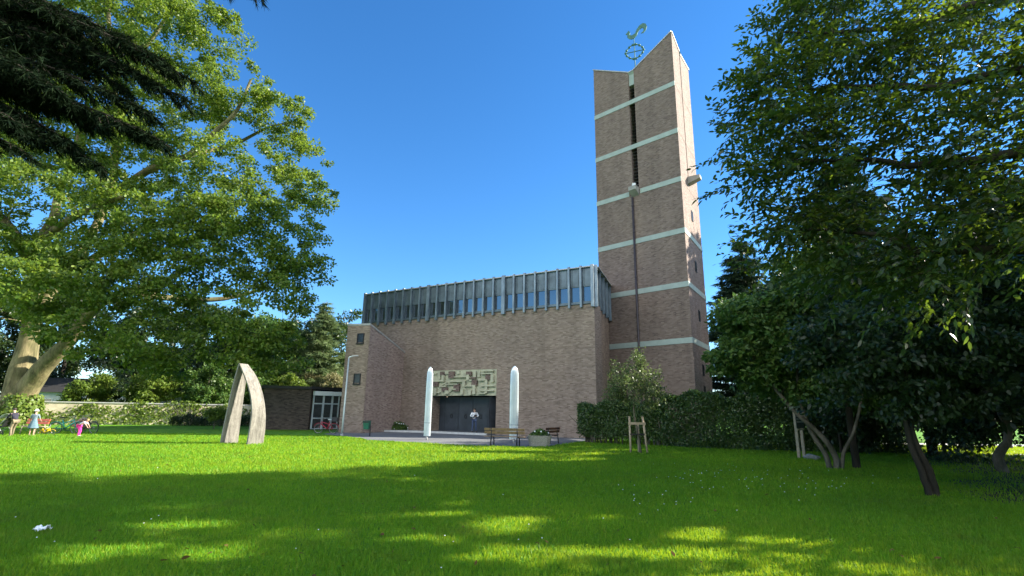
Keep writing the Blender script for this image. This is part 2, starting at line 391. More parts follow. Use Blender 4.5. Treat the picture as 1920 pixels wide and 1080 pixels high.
# clerestory: continuous zinc panel band with separate fins and panes
def fins(F, L, n, wides, nm_s0=0.0, last=True):
    w = L / n
    for i in range(n + 1):
        if i == n and not last: break
        wd = .30 if i in wides else .15
        s = i * w
        a = max(s - wd / 2, -.06); b = min(s + wd / 2, L + .06)
        m = MB(); m.fbox(F, a, b, .065, .25, 8.84, 11.88)
        m.fbox(F, a + .03, b - .03, .25, .265, 8.90, 11.82)
        m.build('fin', M['zinc'], church, True)
        if i < n:
            e0 = s + (.152 if i in wides else .077); e1 = s + w - (.152 if (i + 1) in wides else .077)
            m = MB(); m.fbox(F, e0 + .04, e1 - .04, -.06, -.03, 9.28, 10.36); wdw = m.build('window', M['glass'], church, True)
            m = MB()
            m.fbox(F, e0, e0 + .04, -.08, .045, 9.18, 10.44); m.fbox(F, e1 - .04, e1, -.08, .045, 9.18, 10.44)
            m.fbox(F, e0 + .04, e1 - .04, -.08, .045, 9.18, 9.28); m.fbox(F, e0 + .04, e1 - .04, -.08, .045, 10.36, 10.44)
            m.build('frame', M['zinc_dark'], wdw, True)
fins(FN, LN, 24, {0, 8, 16, 24})
FS2, LS2 = frame(N1, N1 + u2(70) * 5.9)
fins(FS2, LS2, 4, {0}, last=True)
mb = MB()
for F, L in ((FN, LN), (FS2, LS2)):
    mb.fbox(F, 0, L, .0, .06, 10.44, 11.72); mb.fbox(F, 0, L, .0, .10, 9.1, 9.18)
    k = int(L / .9) * 2
    for i in range(k):
        s = (i + .5) * L / k; mb.fbox(F, s - .012, s + .012, .06, .085, 10.46, 11.70)
FW2, LW2 = frame(N3, N2); mb.fbox(FW2, 0, LW2 - .1, .06, .14, 9.1, 11.72)
mb.build('zinc_band', M['zinc_dark'], church, True)
mb = MB()
mb.fbox(FN, .1, LN - .1, -.5, -.12, 9.1, 11.3); mb.fbox(FS2, .2, LS2, -.6, -.12, 9.1, 11.3)
mb.build('dark_lining', M['dark'], church, True)
mb = MB(); mb.fbox(FN, -.08, LN + .08, -.3, .22, 11.725, 11.80); mb.fbox(FS2, .24, LS2, -.3, .34, 11.725, 11.80); mb.build('roof_edge', M['coping'], church, True)
# entrance recess: doors, floor, lining
for a, b in ((8.5, 9.85), (9.87, 11.2), (11.22, 12.6)):
    m = MB(); m.fbox(FN, a, b, -1.16, -1.08, .14, 2.72); m.fbox(FN, a + .08, b - .08, -1.08, -1.06, .25, 1.35); m.fbox(FN, a + .08, b - .08, -1.08, -1.06, 1.45, 2.6)
    d = m.build('door_leaf', M['door'], church, True)
    c = FN[0] + FN[1] * ((a + b) / 2) + FN[2] * (-1.03)
    ring = [c + FN[1] * (.10 * math.cos(t)) + np.array([0, 0, 1.25 + .15 * math.sin(t)]) for t in np.linspace(0, 2 * math.pi, 14, endpoint=False)]
    MB().tube(ring, .022, 6, closed=True).build('handle', M['black'], d, True)
hinge = FN[0] + FN[1] * 13.78 + FN[2] * (-1.1)
lf, _ = frame(hinge, hinge + FN[2] * 1.0 - FN[1] * .62)
m = MB(); m.fbox(lf, 0, 1.12, -.05, .03, .14, 2.72); d = m.build('door_leaf', M['door'], church, True); d['label'] = 'open door leaf swung out at the right'
c = lf[0] + lf[1] * .9 + lf[2] * .06
MB().tube([c + lf[1] * (.10 * math.cos(t)) + np.array([0, 0, 1.25 + .15 * math.sin(t)]) for t in np.linspace(0, 2 * math.pi, 14, endpoint=False)], .022, 6, closed=True).build('handle', M['black'], d, True)
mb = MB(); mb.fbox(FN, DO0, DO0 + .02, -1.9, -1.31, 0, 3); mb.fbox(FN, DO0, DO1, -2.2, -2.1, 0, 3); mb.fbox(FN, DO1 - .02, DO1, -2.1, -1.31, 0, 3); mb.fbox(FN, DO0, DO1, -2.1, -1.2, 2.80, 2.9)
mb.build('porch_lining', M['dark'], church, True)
for a, b in ((DO0, 8.5), (12.6, 12.66)): mb = MB(); mb.fbox(FN, a, b, -1.2, -1.05, .1, 2.79); mb.build('door_post', M['door'], church, True)
# relief panel above the doors
rng = np.random.default_rng(5)
mb = MB(); mb.fbox(FN, DO0 + .004, DO1 - .004, -.6, -.02, DZ, RZ - .004)
Lr = DO1 - DO0; Hr = RZ - DZ
def rb(x0, x1, y0, y1, h): mb.fbox(FN, DO0 + x0 * Lr, DO0 + x1 * Lr, -.02, h, DZ + y0 * Hr, DZ + y1 * Hr)
for x0, x1, y0, y1, h in [(.0, .16, .55, .63, .11), (.16, .20, .55, .80, .12), (.18, .34, .84, .95, .06), (.36, .56, .70, .74, .12), (.56, .60, .60, .80, .13), (.28, .50, .52, .57, .14), (.22, .42, .42, .46, .12),
        (.12, .24, .34, .38, .10), (.50, .54, .34, .56, .13), (.54, .66, .34, .38, .11), (.60, .72, .56, .60, .10), (.74, .86, .56, .60, .12), (.80, .97, .90, .96, .14), (.78, .96, .80, .85, .15), (.93, .97, .50, .80, .12),
        (.78, .99, .34, .38, .12), (.84, .88, .10, .60, .10), (.76, .98, .16, .21, .13), (.74, .86, .06, .10, .14), (.04, .08, .04, .30, .12), (.0, .14, .10, .14, .10), (.22, .28, .06, .20, .11), (.32, .40, .22, .27, .12), (.47, .51, .04, .24, .10),
        (.60, .64, .02, .20, .13), (.66, .70, .05, .40, .12), (.10, .13, .66, .95, .08), (.40, .44, .84, .97, .07), (.66, .70, .64, .92, .09), (.72, .76, .70, .95, .06), (.0, .06, .84, .90, .09)]: rb(x0, x1, y0, y1, h * 1.6)
for (xa, ya, xb, yb) in [(.52, .30, .62, .08), (.24, .06, .34, .24), (.56, .80, .64, .62), (.16, .42, .24, .52)]:
    pa = FN[0] + FN[1] * (DO0 + xa * Lr) + np.array([0, 0, DZ + ya * Hr]); pb = FN[0] + FN[1] * (DO0 + xb * Lr) + np.array([0, 0, DZ + yb * Hr])
    d = pb - pa; L = np.linalg.norm(d); mid = (pa + pb) / 2 + FN[2] * .04
    ex = Vector(d / L); ey = Vector(FN[2]); ez = ex.cross(ey); rot = Matrix((ex, ey, ez)).transposed()
    mb.box(mid, (L, .12, .09), rot)
rel = mb.build('relief_panel', M['concrete_green'], church, True); rel['label'] = 'greenish carved concrete relief of stepped bars over the doors'
for x0, x1, y0, y1 in [(.13, .20, .80, .95), (.27, .36, .68, .95), (.55, .63, .76, .92), (.02, .10, .36, .58), (.36, .45, .16, .46), (.64, .72, .38, .60), (.17, .26, .16, .32), (.85, .93, .60, .80), (.62, .70, .64, .70)]:
    m = MB(); m.fbox(FN, DO0 + x0 * Lr, DO0 + x1 * Lr, -.01, .17, DZ + y0 * Hr, DZ + y1 * Hr); m.build('brick_boss', M['relief_brick'], rel, True)
# stair block: brick wedge in front of the nave
Cc = np.array([-10.62, 38.1, 0.0]); dB = u2(160); Bl = Cc + dB * 2.0; J = N1 + dN * 16.72
back = np.array([-10.4, 44.6, 0.0])
pl = [Bl[:2], Cc[:2], J[:2] - FN[2][:2] * -.002, (J + dN * 2.6 + FN[2] * .003)[:2]]
pl = [Bl[:2], Cc[:2], (J + FN[2] * .004)[:2], (J + dN * 3.6 + FN[2] * .004)[:2]]
mb = MB(); mb.prism([pl[0], pl[1], pl[2], pl[3]], -.2, [7.85, 7.8, 6.3, 6.35]); mb.build('stair_wall', M['brick'], church, True)
FB, LB = frame(Bl, Cc); FC, LC = frame(Cc, J)
mb = MB(); mb.face([fq for fq in (FC[0] + FC[1] * .06 + FC[2] * .004, FC[0] + FC[1] * (LC - .01) + FC[2] * .004, FC[0] + FC[1] * (LC - .01) + FC[2] * .004 + np.array([0, 0, 6.3]), FC[0] + FC[1] * .06 + FC[2] * .004 + np.array([0, 0, 7.78]))]); mb.build('stair_side_wall', M['brick_pink'], church, True)
mb = MB()
mb.prism([Bl[:2] + [-.03, -.03], Cc[:2] + [.04, -.05], (J + FN[2] * .02)[:2] + [.05, 0], (J + dN * 3.6 + FN[2] * .02)[:2]], [7.86, 7.81, 6.31, 6.36], [8.0, 7.95, 6.45, 6.5]); mb.build('coping', M['coping'], church, True)
for z in (6.55, 3.55):
    m = MB(); m.fbox(FB, 1.02, 1.50, .004, .02, z, z + .62); w = m.build('window', M['glass_dark'], church, True)
    m = MB(); m.fbox(FB, .96, 1.02, .004, .06, z - .06, z + .68); m.fbox(FB, 1.50, 1.56, .004, .06, z - .06, z + .68); m.fbox(FB, 1.02, 1.5, .004, .06, z + .62, z + .68); m.fbox(FB, .94, 1.58, .004, .11, z - .14, z - .06)
    m.build('frame', M['black'], w, True)
mb = MB(); zz = 0
for i in range(96):  # toothed brick corner
    if i % 2: mb.box((Cc[0] - .0, Cc[1] - .0, i * .08 + .04), (.09, .09, .072), Matrix.Rotation(R(25), 3, 'Z'))
mb.box((Cc[0] + .02, Cc[1] + .03, 3.9), (.06, .06, 7.6), Matrix.Rotation(R(25), 3, 'Z'))
mb.build('corner_brickwork', M['brick'], church, True)
# entrance step
q = [ground(716, 816.5), ground(757, 812.5), ground(806, 813.3), ground(908, 817.5)]
stp = [FN[0] + FN[1] * a + FN[2] * b for a, b in ((4.9, .003), (4.9, 2.2), (8.0, 1.15), (13.85, 1.15), (13.85, -1.9), (8.01, -1.9), (8.01, .003))]
mb = MB(); mb.prism([p[:2] for p in stp], 0, .13)
tag(mb.build('entrance_step', M['asphalt']), 'low paved entrance step before the bronze door', kind='structure')
mb = MB()
for (a, b) in (((4.9, 2.2), (8.0, 1.15)), ((8.0, 1.15), (13.85, 1.15))):
    pa = FN[0] + FN[1] * a[0] + FN[2] * a[1]; pb = FN[0] + FN[1] * b[0] + FN[2] * b[1]
    f, L = frame(pa, pb); mb.fbox(f, 0, L, .003, .12, 0, .15)
tag(mb.build('kerb', M['kerb']), 'pale kerb edging the entrance step', kind='structure')
# ------------------------------------------------------------------ annex
A0 = np.array([-19.6, 41.6, 0.0]); A1 = np.array([-16.2, 42.6, 0.0]); A2 = np.array([-13.6, 45.0, 0.0]); A3 = np.array([-16, 56, 0.0]); A4 = np.array([-23.5, 54, 0.0])
annex = thing('annex_building', 'low flat roofed dark brick annex beside the stair block', 'annex', tuple(A0))
mb = MB(); mb.prism([p[:2] for p in (A0, A1, A1 + [.3, 6, 0], A4)], -.1, 3.2); mb.build('wall', M['brick_dark'], annex, True)
mb = MB(); mb.prism([p[:2] for p in (A0 + [-.15, -.15, 0], A1 + [.0, -.15, 0], A2 + [.2, -.2, 0], A3, A4)], 3.2, 3.42); mb.build('roof', M['black'], annex, True)
FA, LA = frame(A1, A2)
mb = MB(); mb.fbox(FA, .15, 3.1, .02, .24, 2.72, 3.06); mb.build('canopy', M['white_paint'], annex, True)
mb = MB(); mb.fbox(FA, .05, 3.2, -1.2, -.5, 0, 3.2); mb.build('dark_interior', M['dark'], annex, True)
m = MB()
for a, b, z0, z1 in ((.3, 1.0, .1, .85), (.3, 1.0, .95, 2.0), (1.15, 1.75, .1, .85), (1.15, 1.75, .95, 2.0), (1.9, 2.35, .1, 2.0), (.3, 1.0, 2.15, 2.7), (1.12, 2.35, 2.15, 2.7)):
    m = MB(); m.fbox(FA, a, b, -.03, -.01, z0, z1); m.build('pane', M['glass'], annex, True)
m = MB()
for a, b in ((.2, .3), (1.0, 1.15), (1.75, 1.9), (2.35, 2.45)): m.fbox(FA, a, b, -.06, .04, .05, 2.72)
for z in (.0, .86, 2.02):
    for a, b in ((.3, 1.0), (1.15, 1.75), (1.9, 2.35)): m.fbox(FA, a, b, -.06, .03, z + (.05 if z == 0 else 0), z + .10)
m.build('door_frame', plain('grey white door frame', (.46, .50, .52), .5, 0, .1), annex, True)
# ------------------------------------------------------------------ bell tower
T1 = np.array([12.8, 36.0, 0.0]); LF = 7.65; LT = 5.6
T4 = T1 + u2(136.8) * LF; d2 = u2(57.5); T2 = T1 + d2 * LT; T3 = T4 + d2 * LT
tower = thing('bell_tower', 'tall brick bell tower with green bands and a folded roof', 'tower', tuple(T1))
FT, _ = frame(T4, T1); FR, _ = frame(T1, T2)
def fp(F, s, o, z): return F[0] + F[1] * s + F[2] * o + np.array([0, 0, z])
s0, s1 = 3.52, 4.06; ZS = 19.6; ZL, ZM, ZR = 32.45, 30.45, 32.3; D = .8
r0, r1 = 2.30, 2.52; DR = .35; ZG = 20.3
mb = MB()
zt = lambda s: ZL + (ZM - ZL) * s / s0 if s < s0 else ZM + (ZR - ZM) * (s - s1) / (LF - s1)
mb.face([fp(FT, 0, 0, -.3), fp(FT, LF, 0, -.3), fp(FT, LF, 0, ZS), fp(FT, s1, 0, ZS), fp(FT, s0, 0, ZS), fp(FT, 0, 0, ZS)])
mb.face([fp(FT, 0, 0, ZS), fp(FT, s0, 0, ZS), fp(FT, s0, 0, ZM), fp(FT, 0, 0, ZL)])
mb.face([fp(FT, s1, 0, ZS), fp(FT, LF, 0, ZS), fp(FT, LF, 0, ZR), fp(FT, s1, 0, ZM)])
mb.face([fp(FT, s0, 0, ZS), fp(FT, s0, -D, ZS), fp(FT, s0, -D, ZM), fp(FT, s0, 0, ZM)])
mb.face([fp(FT, s1, -D, ZS), fp(FT, s1, 0, ZS), fp(FT, s1, 0, ZM), fp(FT, s1, -D, ZM)])
mb.face([fp(FT, s0, 0, ZS), fp(FT, s1, 0, ZS), fp(FT, s1, -D, ZS), fp(FT, s0, -D, ZS)])
ZA, ZB = 32.3, 32.25
mb.face([fp(FR, 0, 0, -.3), fp(FR, LT, 0, -.3), fp(FR, LT, 0, ZG), fp(FR, r1, 0, ZG), fp(FR, r0, 0, ZG), fp(FR, 0, 0, ZG)])
mb.face([fp(FR, 0, 0, ZG), fp(FR, r0, 0, ZG), fp(FR, r0, 0, 31.95), fp(FR, 0, 0, ZA)])
mb.face([fp(FR, r1, 0, ZG), fp(FR, LT, 0, ZG), fp(FR, LT, 0, ZB), fp(FR, r1, 0, 31.8)])
mb.face([fp(FR, r0, 0, ZG), fp(FR, r0, -DR, ZG), fp(FR, r0, -DR, 31.8), fp(FR, r0, 0, 31.95)])
mb.face([fp(FR, r1, -DR, ZG), fp(FR, r1, 0, ZG), fp(FR, r1, 0, 31.8), fp(FR, r1, -DR, 31.8)])
mb.face([fp(FR, r0, -DR, ZG), fp(FR, r1, -DR, ZG), fp(FR, r1, -DR, 31.8), fp(FR, r0, -DR, 31.8)])
mb.face([fp(FR, r0, 0, ZG), fp(FR, r1, 0, ZG), fp(FR, r1, -DR, ZG), fp(FR, r0, -DR, ZG)])
z = lambda p, h: np.array([p[0], p[1], h])
mb.face([z(T2, -.3), z(T3, -.3), z(T3, 32.3), z((T2 + T3) / 2, 30.45), z(T2, ZB)]); mb.face([z(T3, -.3), z(T4, -.3), z(T4, ZL), z(T3, 32.3)])
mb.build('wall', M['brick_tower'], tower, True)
Fm = fp(FT, (s0 + s1) / 2, 0, ZM - .04); Bm = z((T2 + T3) / 2, 30.42)
mb = MB(); mb.face([z(T4, ZL - .03), Fm, Bm, z(T3, 32.27)]); mb.face([Fm, z(T1, ZR - .03), z(T2, ZB - .03), Bm]); mb.build('roof', M['zinc'], tower, True)
mb = MB()
def edge(F, sa, za, sb, zb, w=.06, hgt=.10):
    P = [fp(F, s, o, zq + dz) for s, zq in ((sa, za), (sb, zb)) for o in (-.25, w) for dz in (0.0, hgt)]
    mb.poly(P, [(0, 2, 3, 1), (4, 5, 7, 6), (0, 4, 6, 2), (1, 3, 7, 5), (2, 6, 7, 3), (0, 1, 5, 4)])
edge(FT, -.04, ZL + .01, s0, ZM + .005); edge(FT, s1, ZM + .005, LF, ZR + .01); edge(FR, .07, ZA + .012, r0, 31.96); edge(FR, r1, 31.81, LT + .05, ZB + .012)
mb.fbox(FT, s0 + .002, s1 - .002, -.25, .05, ZM - .02, ZM + .08)
mb.build('coping', M['coping'], tower, True)
mb = MB(); mb.fbox(FT, s0 + .003, s1 - .003, -.6, -.12, ZM - 1.25, ZM - .03)
mb.face([fp(FT, s0 + .004, -.11, ZM - .2), fp(FT, s1 - .004, -.11, ZM - .2), fp(FT, s1 - .004, .02, ZM - .03), fp(FT, s0 + .004, .02, ZM - .03)]); mb.build('slit_head', M['copper'], tower, True)
BANDS = (6.78, 10.9, 15.02, 19.18, 23.3, 27.5)
for zb in BANDS:
    m = MB()
    if zb > ZS: m.fbox(FT, -.02, s0, 0.0, .035, zb - .2, zb + .2); m.fbox(FT, s0, s1, -.1, .035, zb - .2, zb + .2); m.fbox(FT, s1, LF, 0.0, .035, zb - .2, zb + .2)
    elif zb > 18: m.fbox(FT, -.02, s0 - .35, 0, .035, zb - .2, zb + .2); m.fbox(FT, s1 + .1, LF, 0, .035, zb - .2, zb + .2)
    else: m.fbox(FT, -.02, LF, 0.0, .035, zb - .2, zb + .2)
    if zb < 16: m.fbox(FR, 0.0, LT + .02, .0, .035, zb - .2, zb + .2); m.prism([T1[:2], (T1 + FT[2] * .035)[:2], (T1 + FT[2] * .035 + FR[2] * .035)[:2], (T1 + FR[2] * .035)[:2]], zb - .2, zb + .2)
    m.build('band', M['copper'], tower, True)
for zb in BANDS[3:]:
    for a, b in ((0.03, r0 - .0), (r1, LT)): mb = MB(); mb.fbox(FR, a, b, .0, .012, zb - .06, zb + .06); mb.build('brick_course', M['brick_tower'], tower, True)
mb = MB(); mb.fbox(FT, s0 + .01, s1 - .01, -D, -D + .05, ZS + .1, ZM - 1.3); mb.build('slit_back', M['dark'], tower, True)
mb = MB()
zz = ZS + .25
while zz < ZM - 1.4:
    P = [fp(FT, s, o, zz + h) for s in (s0 + .01, s1 - .01) for (o, h) in ((-.42, .16), (-.40, .18), (-.16, .02), (-.18, 0))]
    mb.poly(P, [(0, 4, 5, 1), (1, 5, 6, 2), (2, 6, 7, 3), (3, 7, 4, 0)]); zz += .3
mb.build('louvre', plain('louvre slat', (.09, .085, .08), .7), tower, True)
# corbels at the foot of slit and groove
def corbel(F, sa, sb, zc, outp, h):
    P = [fp(F, s, o, zc + q) for s in (sa, sb) for (o, q) in ((0.003, 0), (.003, h), (outp, h), (outp, h * .55))]
    m = MB(); m.poly(P, [(0, 1, 2, 3), (7, 6, 5, 4), (1, 5, 6, 2), (0, 3, 7, 4), (3, 2, 6, 7), (0, 4, 5, 1)]); return m.build('corbel', M['corbel'], tower, True)
corbel(FT, s0 - .12, s1 + .0, 18.85, .55, .72); corbel(FR, r0 - .2, r1 + .2, 19.6, .95, .6)
mb = MB(); mb.box(fp(FT, s0 + .2, .2, 19.75), (.25, .25, .3)); mb.build('floodlight', M['white_paint'], tower, True)
mb = MB(); mb.tube([fp(FT, 3.5, .12, 18.8), fp(FT, 3.5, .12, 2.0), fp(FT, 3.5, .12, -.1)], .085, 8)
for zb in (6.1, 9, 12, 15.7, 18): mb.tube([fp(FT, 3.5, .12, zb), fp(FT, 3.5, .12, zb + .08)], .11, 8)
mb.build('downpipe', M['pipe'], tower, True)
for zc in (17.05, 12.85, 8.95, 4.85, 3.3):
    m = MB(); m.fbox(FR, 2.55, 2.93, .002, .02, zc - .38, zc + .38); w = m.build('window', M['glass'], tower, True)
    m = MB(); m.fbox(FR, 2.50, 2.55, .002, .05, zc - .43, zc + .43); m.fbox(FR, 2.93, 2.98, .002, .05, zc - .43, zc + .43); m.fbox(FR, 2.55, 2.93, .002, .05, zc + .38, zc + .43); m.fbox(FR, 2.55, 2.93, .002, .07, zc - .43, zc - .38); m.build('frame', M['black'], w, True)
# weather vane on the tower valley
vb = fp(FT, (s0 + s1) / 2 + .2, -.5, ZM - .25)
vane = thing('weather_vane', 'green copper weathercock above a beaded quatrefoil on the tower', 'weather vane', tuple(vb))
VM = plain('verdigris copper', (.055, .15, .115), .6, .2, .3, 5)
MB().tube([(0, 0, -.1), (0, 0, 3.85)], [.05, .03], 8).build('pole', VM, vane)
ex = np.array([.93, -.36, 0]); ez = np.array([0, 0, 1.0])
def vp(a, b): return ex * a + ez * b
ring = [vp(.78 * math.copysign(abs(math.cos(t)) ** 1.25, math.cos(t)), 2.45 + .74 * math.copysign(abs(math.sin(t)) ** 1.25, math.sin(t))) for t in np.linspace(0, 2 * math.pi, 28, endpoint=False)]
m = MB(); m.tube(ring, .05, 6, closed=True); m.tube([vp(-.78, 2.45), vp(.78, 2.45)], .045, 6)
for i in range(0, 28, 2): m.ball(ring[i], .115, 8, 6)
m.build('quatrefoil_ring', VM, vane)
def flat(pts, th, name):
    m = MB(); n = np.cross(ex, ez) * th; k = len(pts); pts = [(x * .74, H0 + (y_ - H0) * .74) for x, y_ in pts]; a = [vp(*p) + n for p in pts]; b = [vp(*p) - n for p in pts]
    m.poly(a + b, [tuple(range(k)), tuple(reversed(range(k, 2 * k)))] + [(i, k + i, k + (i + 1) % k, (i + 1) % k) for i in range(k)]); return m.build(name, VM, vane)
H0 = 3.85
flat([(-.95, H0 + .75), (-.72, H0 + .98), (-.62, H0 + 1.15), (-.48, H0 + 1.02), (-.42, H0 + .82), (-.5, H0 + .55), (-.25, H0 + .40), (.12, H0 + .55), (.30, H0 + .82), (.46, H0 + .60), (.38, H0 + .30), (.10, H0 + .02), (-.25, H0 - .12), (-.55, H0 + .0), (-.78, H0 + .30), (-.74, H0 + .62)], .04, 'rooster_body')
flat([(.14, H0 + .52), (.34, H0 + 1.05), (.70, H0 + 1.55), (1.10, H0 + 1.75), (1.45, H0 + 1.60), (1.58, H0 + 1.2), (1.45, H0 + .75), (1.15, H0 + .42), (.85, H0 + .40), (1.12, H0 + .62), (1.2, H0 + .95), (1.02, H0 + 1.15), (.75, H0 + 1.0), (.52, H0 + .70), (.38, H0 + .42)], .035, 'tail_plume')
# ================================================================== TREES
def tubes_np(name, chains, mat, parent, k=7):
    mb = MB()
    for pts, rad in chains: mb.tube(pts, rad, k if rad[0] > .12 else 5, cap=False)
    V = np.array(mb.v) - (root_loc(parent) if parent is not None else 0)
    return np_mesh(name, V, np.array(mb.f).ravel(), 4, mat, parent, smooth=True)
class Skeleton:
    def __init__(s, rng): s.P = []; s.Rd = []; s.ch = []; s.rng = rng
    def limb(s, pts, rads, sub=4, wob=.0):
        pts = np.array(pts, float); n = len(pts); rads = np.array(rads, float)
        if len(rads) != n: rads = np.interp(np.linspace(0, 1, n), np.linspace(0, 1, len(rads)), rads)
        Q = []; r = []
        for i in range(n - 1):
            p0, p1, p2, p3 = pts[max(i - 1, 0)], pts[i], pts[i + 1], pts[min(i + 2, n - 1)]
            for t in np.linspace(0, 1, sub, endpoint=False):
                Q.append(.5 * ((2 * p1) + (-p0 + p2) * t + (2 * p0 - 5 * p1 + 4 * p2 - p3) * t * t + (-p0 + 3 * p1 - 3 * p2 + p3) * t ** 3)); r.append(rads[i] * (1 - t) + rads[i + 1] * t)
        Q.append(pts[-1]); r.append(rads[-1])
        Q = np.array(Q); r = np.array(r)
        if wob: Q[1:] += s.rng.normal(size=Q[1:].shape) * wob * r[1:, None]
        s.ch.append((Q, r)); s.P += list(Q[1:]); s.Rd += list(r[1:]); return s
    def reach(s, targets, base, rk=.013, r0=.012, rmax=.25, sag=.1, zmin=None):
        order = np.argsort(np.linalg.norm(np.array(targets) - base, axis=1)); dirs = np.zeros((len(targets), 3))
        for i in order:
            c = np.array(targets[i], float); P = np.array(s.P); d = np.linalg.norm(P - c, axis=1)
            cost = d + 1.2 * np.maximum(0, P[:, 2] - c[2]) + .25 * np.linalg.norm(P - base, axis=1) * 0
            j = int(np.argmin(cost)); a = P[j]; L = d[j]
            ra = min(s.Rd[j] * .75, r0 + rk * L, rmax); n = max(3, int(L / .7) + 2)
            t = np.linspace(0, 1, n)[:, None]; mid = (a + c) / 2 + s.rng.normal(size=3) * L * .09 + np.array([0, 0, sag * L])
            Q = (1 - t) ** 2 * a + 2 * t * (1 - t) * mid + t * t * c
            r = ra + (r0 * .6 - ra) * t[:, 0]
            s.ch.append((Q, r)); s.P += list(Q[1:]); s.Rd += list(np.maximum(r[1:], r0 * .6)); dirs[i] = nrm(Q[-1] - Q[-2])
        return dirs
def clump_leaves(rng, Cs, rad, per, center, up=.55, out=.35, jit=.75):
    Cs = np.asarray(Cs); n = len(Cs); rad = np.broadcast_to(np.asarray(rad, float), (n, 3)) if np.ndim(rad) < 2 else rad
    idx = np.repeat(np.arange(n), per)
    v = nrm(rng.normal(size=(len(idx), 3))) * (rng.random((len(idx), 1)) ** .45)
    P = Cs[idx] + v * rad[idx]
    outv = nrm(Cs[idx] - center) * .5 + v * .7
    N = nrm(outv * out + np.array([0, 0, up]) + rng.normal(size=v.shape) * jit)
    A = nrm(np.cross(N, rng.normal(size=v.shape)) + outv * .5 - np.array([0, 0, .25])); return P, A, N
def lumps_to_clumps(rng, lumps, n, shell=.5):
    L = np.array([(*l[0], *l[1]) for l in lumps]); w = (L[:, 3] * L[:, 4] * L[:, 5]) ** (2 / 3); w /= w.sum()
    k = rng.choice(len(L), n, p=w); v = nrm(rng.normal(size=(n, 3))) * (shell + (1 - shell) * rng.random((n, 1)) ** .6)
    return L[k, :3] + v * L[k, 3:]
def twig_leaves(rng, B, D, length, k, lw, droop=.3):
    n = len(B); D = nrm(D); Sd = nrm(np.cross(D, np.array([0, 0, 1.0])) + rng.normal(size=D.shape) * .25)
    t = np.linspace(.08, 1, k)[None, :, None]; length = np.broadcast_to(length, (n,))[:, None, None]
    P = B[:, None] + D[:, None] * t * length - np.array([0, 0, 1.0]) * (t ** 2) * length * droop * .5
    sg = np.where(np.arange(k) % 2 == 0, 1, -1)[None, :, None].astype(float); sg[:, -1] = 0
    A = nrm(D[:, None] * .75 + Sd[:, None] * sg * .85 - np.array([0, 0, 1.0]) * droop + rng.normal(size=(n, k, 3)) * .22)
    N = nrm(np.array([0, 0, 1.0]) + rng.normal(size=(n, k, 3)) * .45 + Sd[:, None] * .2)
    return P.reshape(-1, 3), A.reshape(-1, 3), N.reshape(-1, 3)

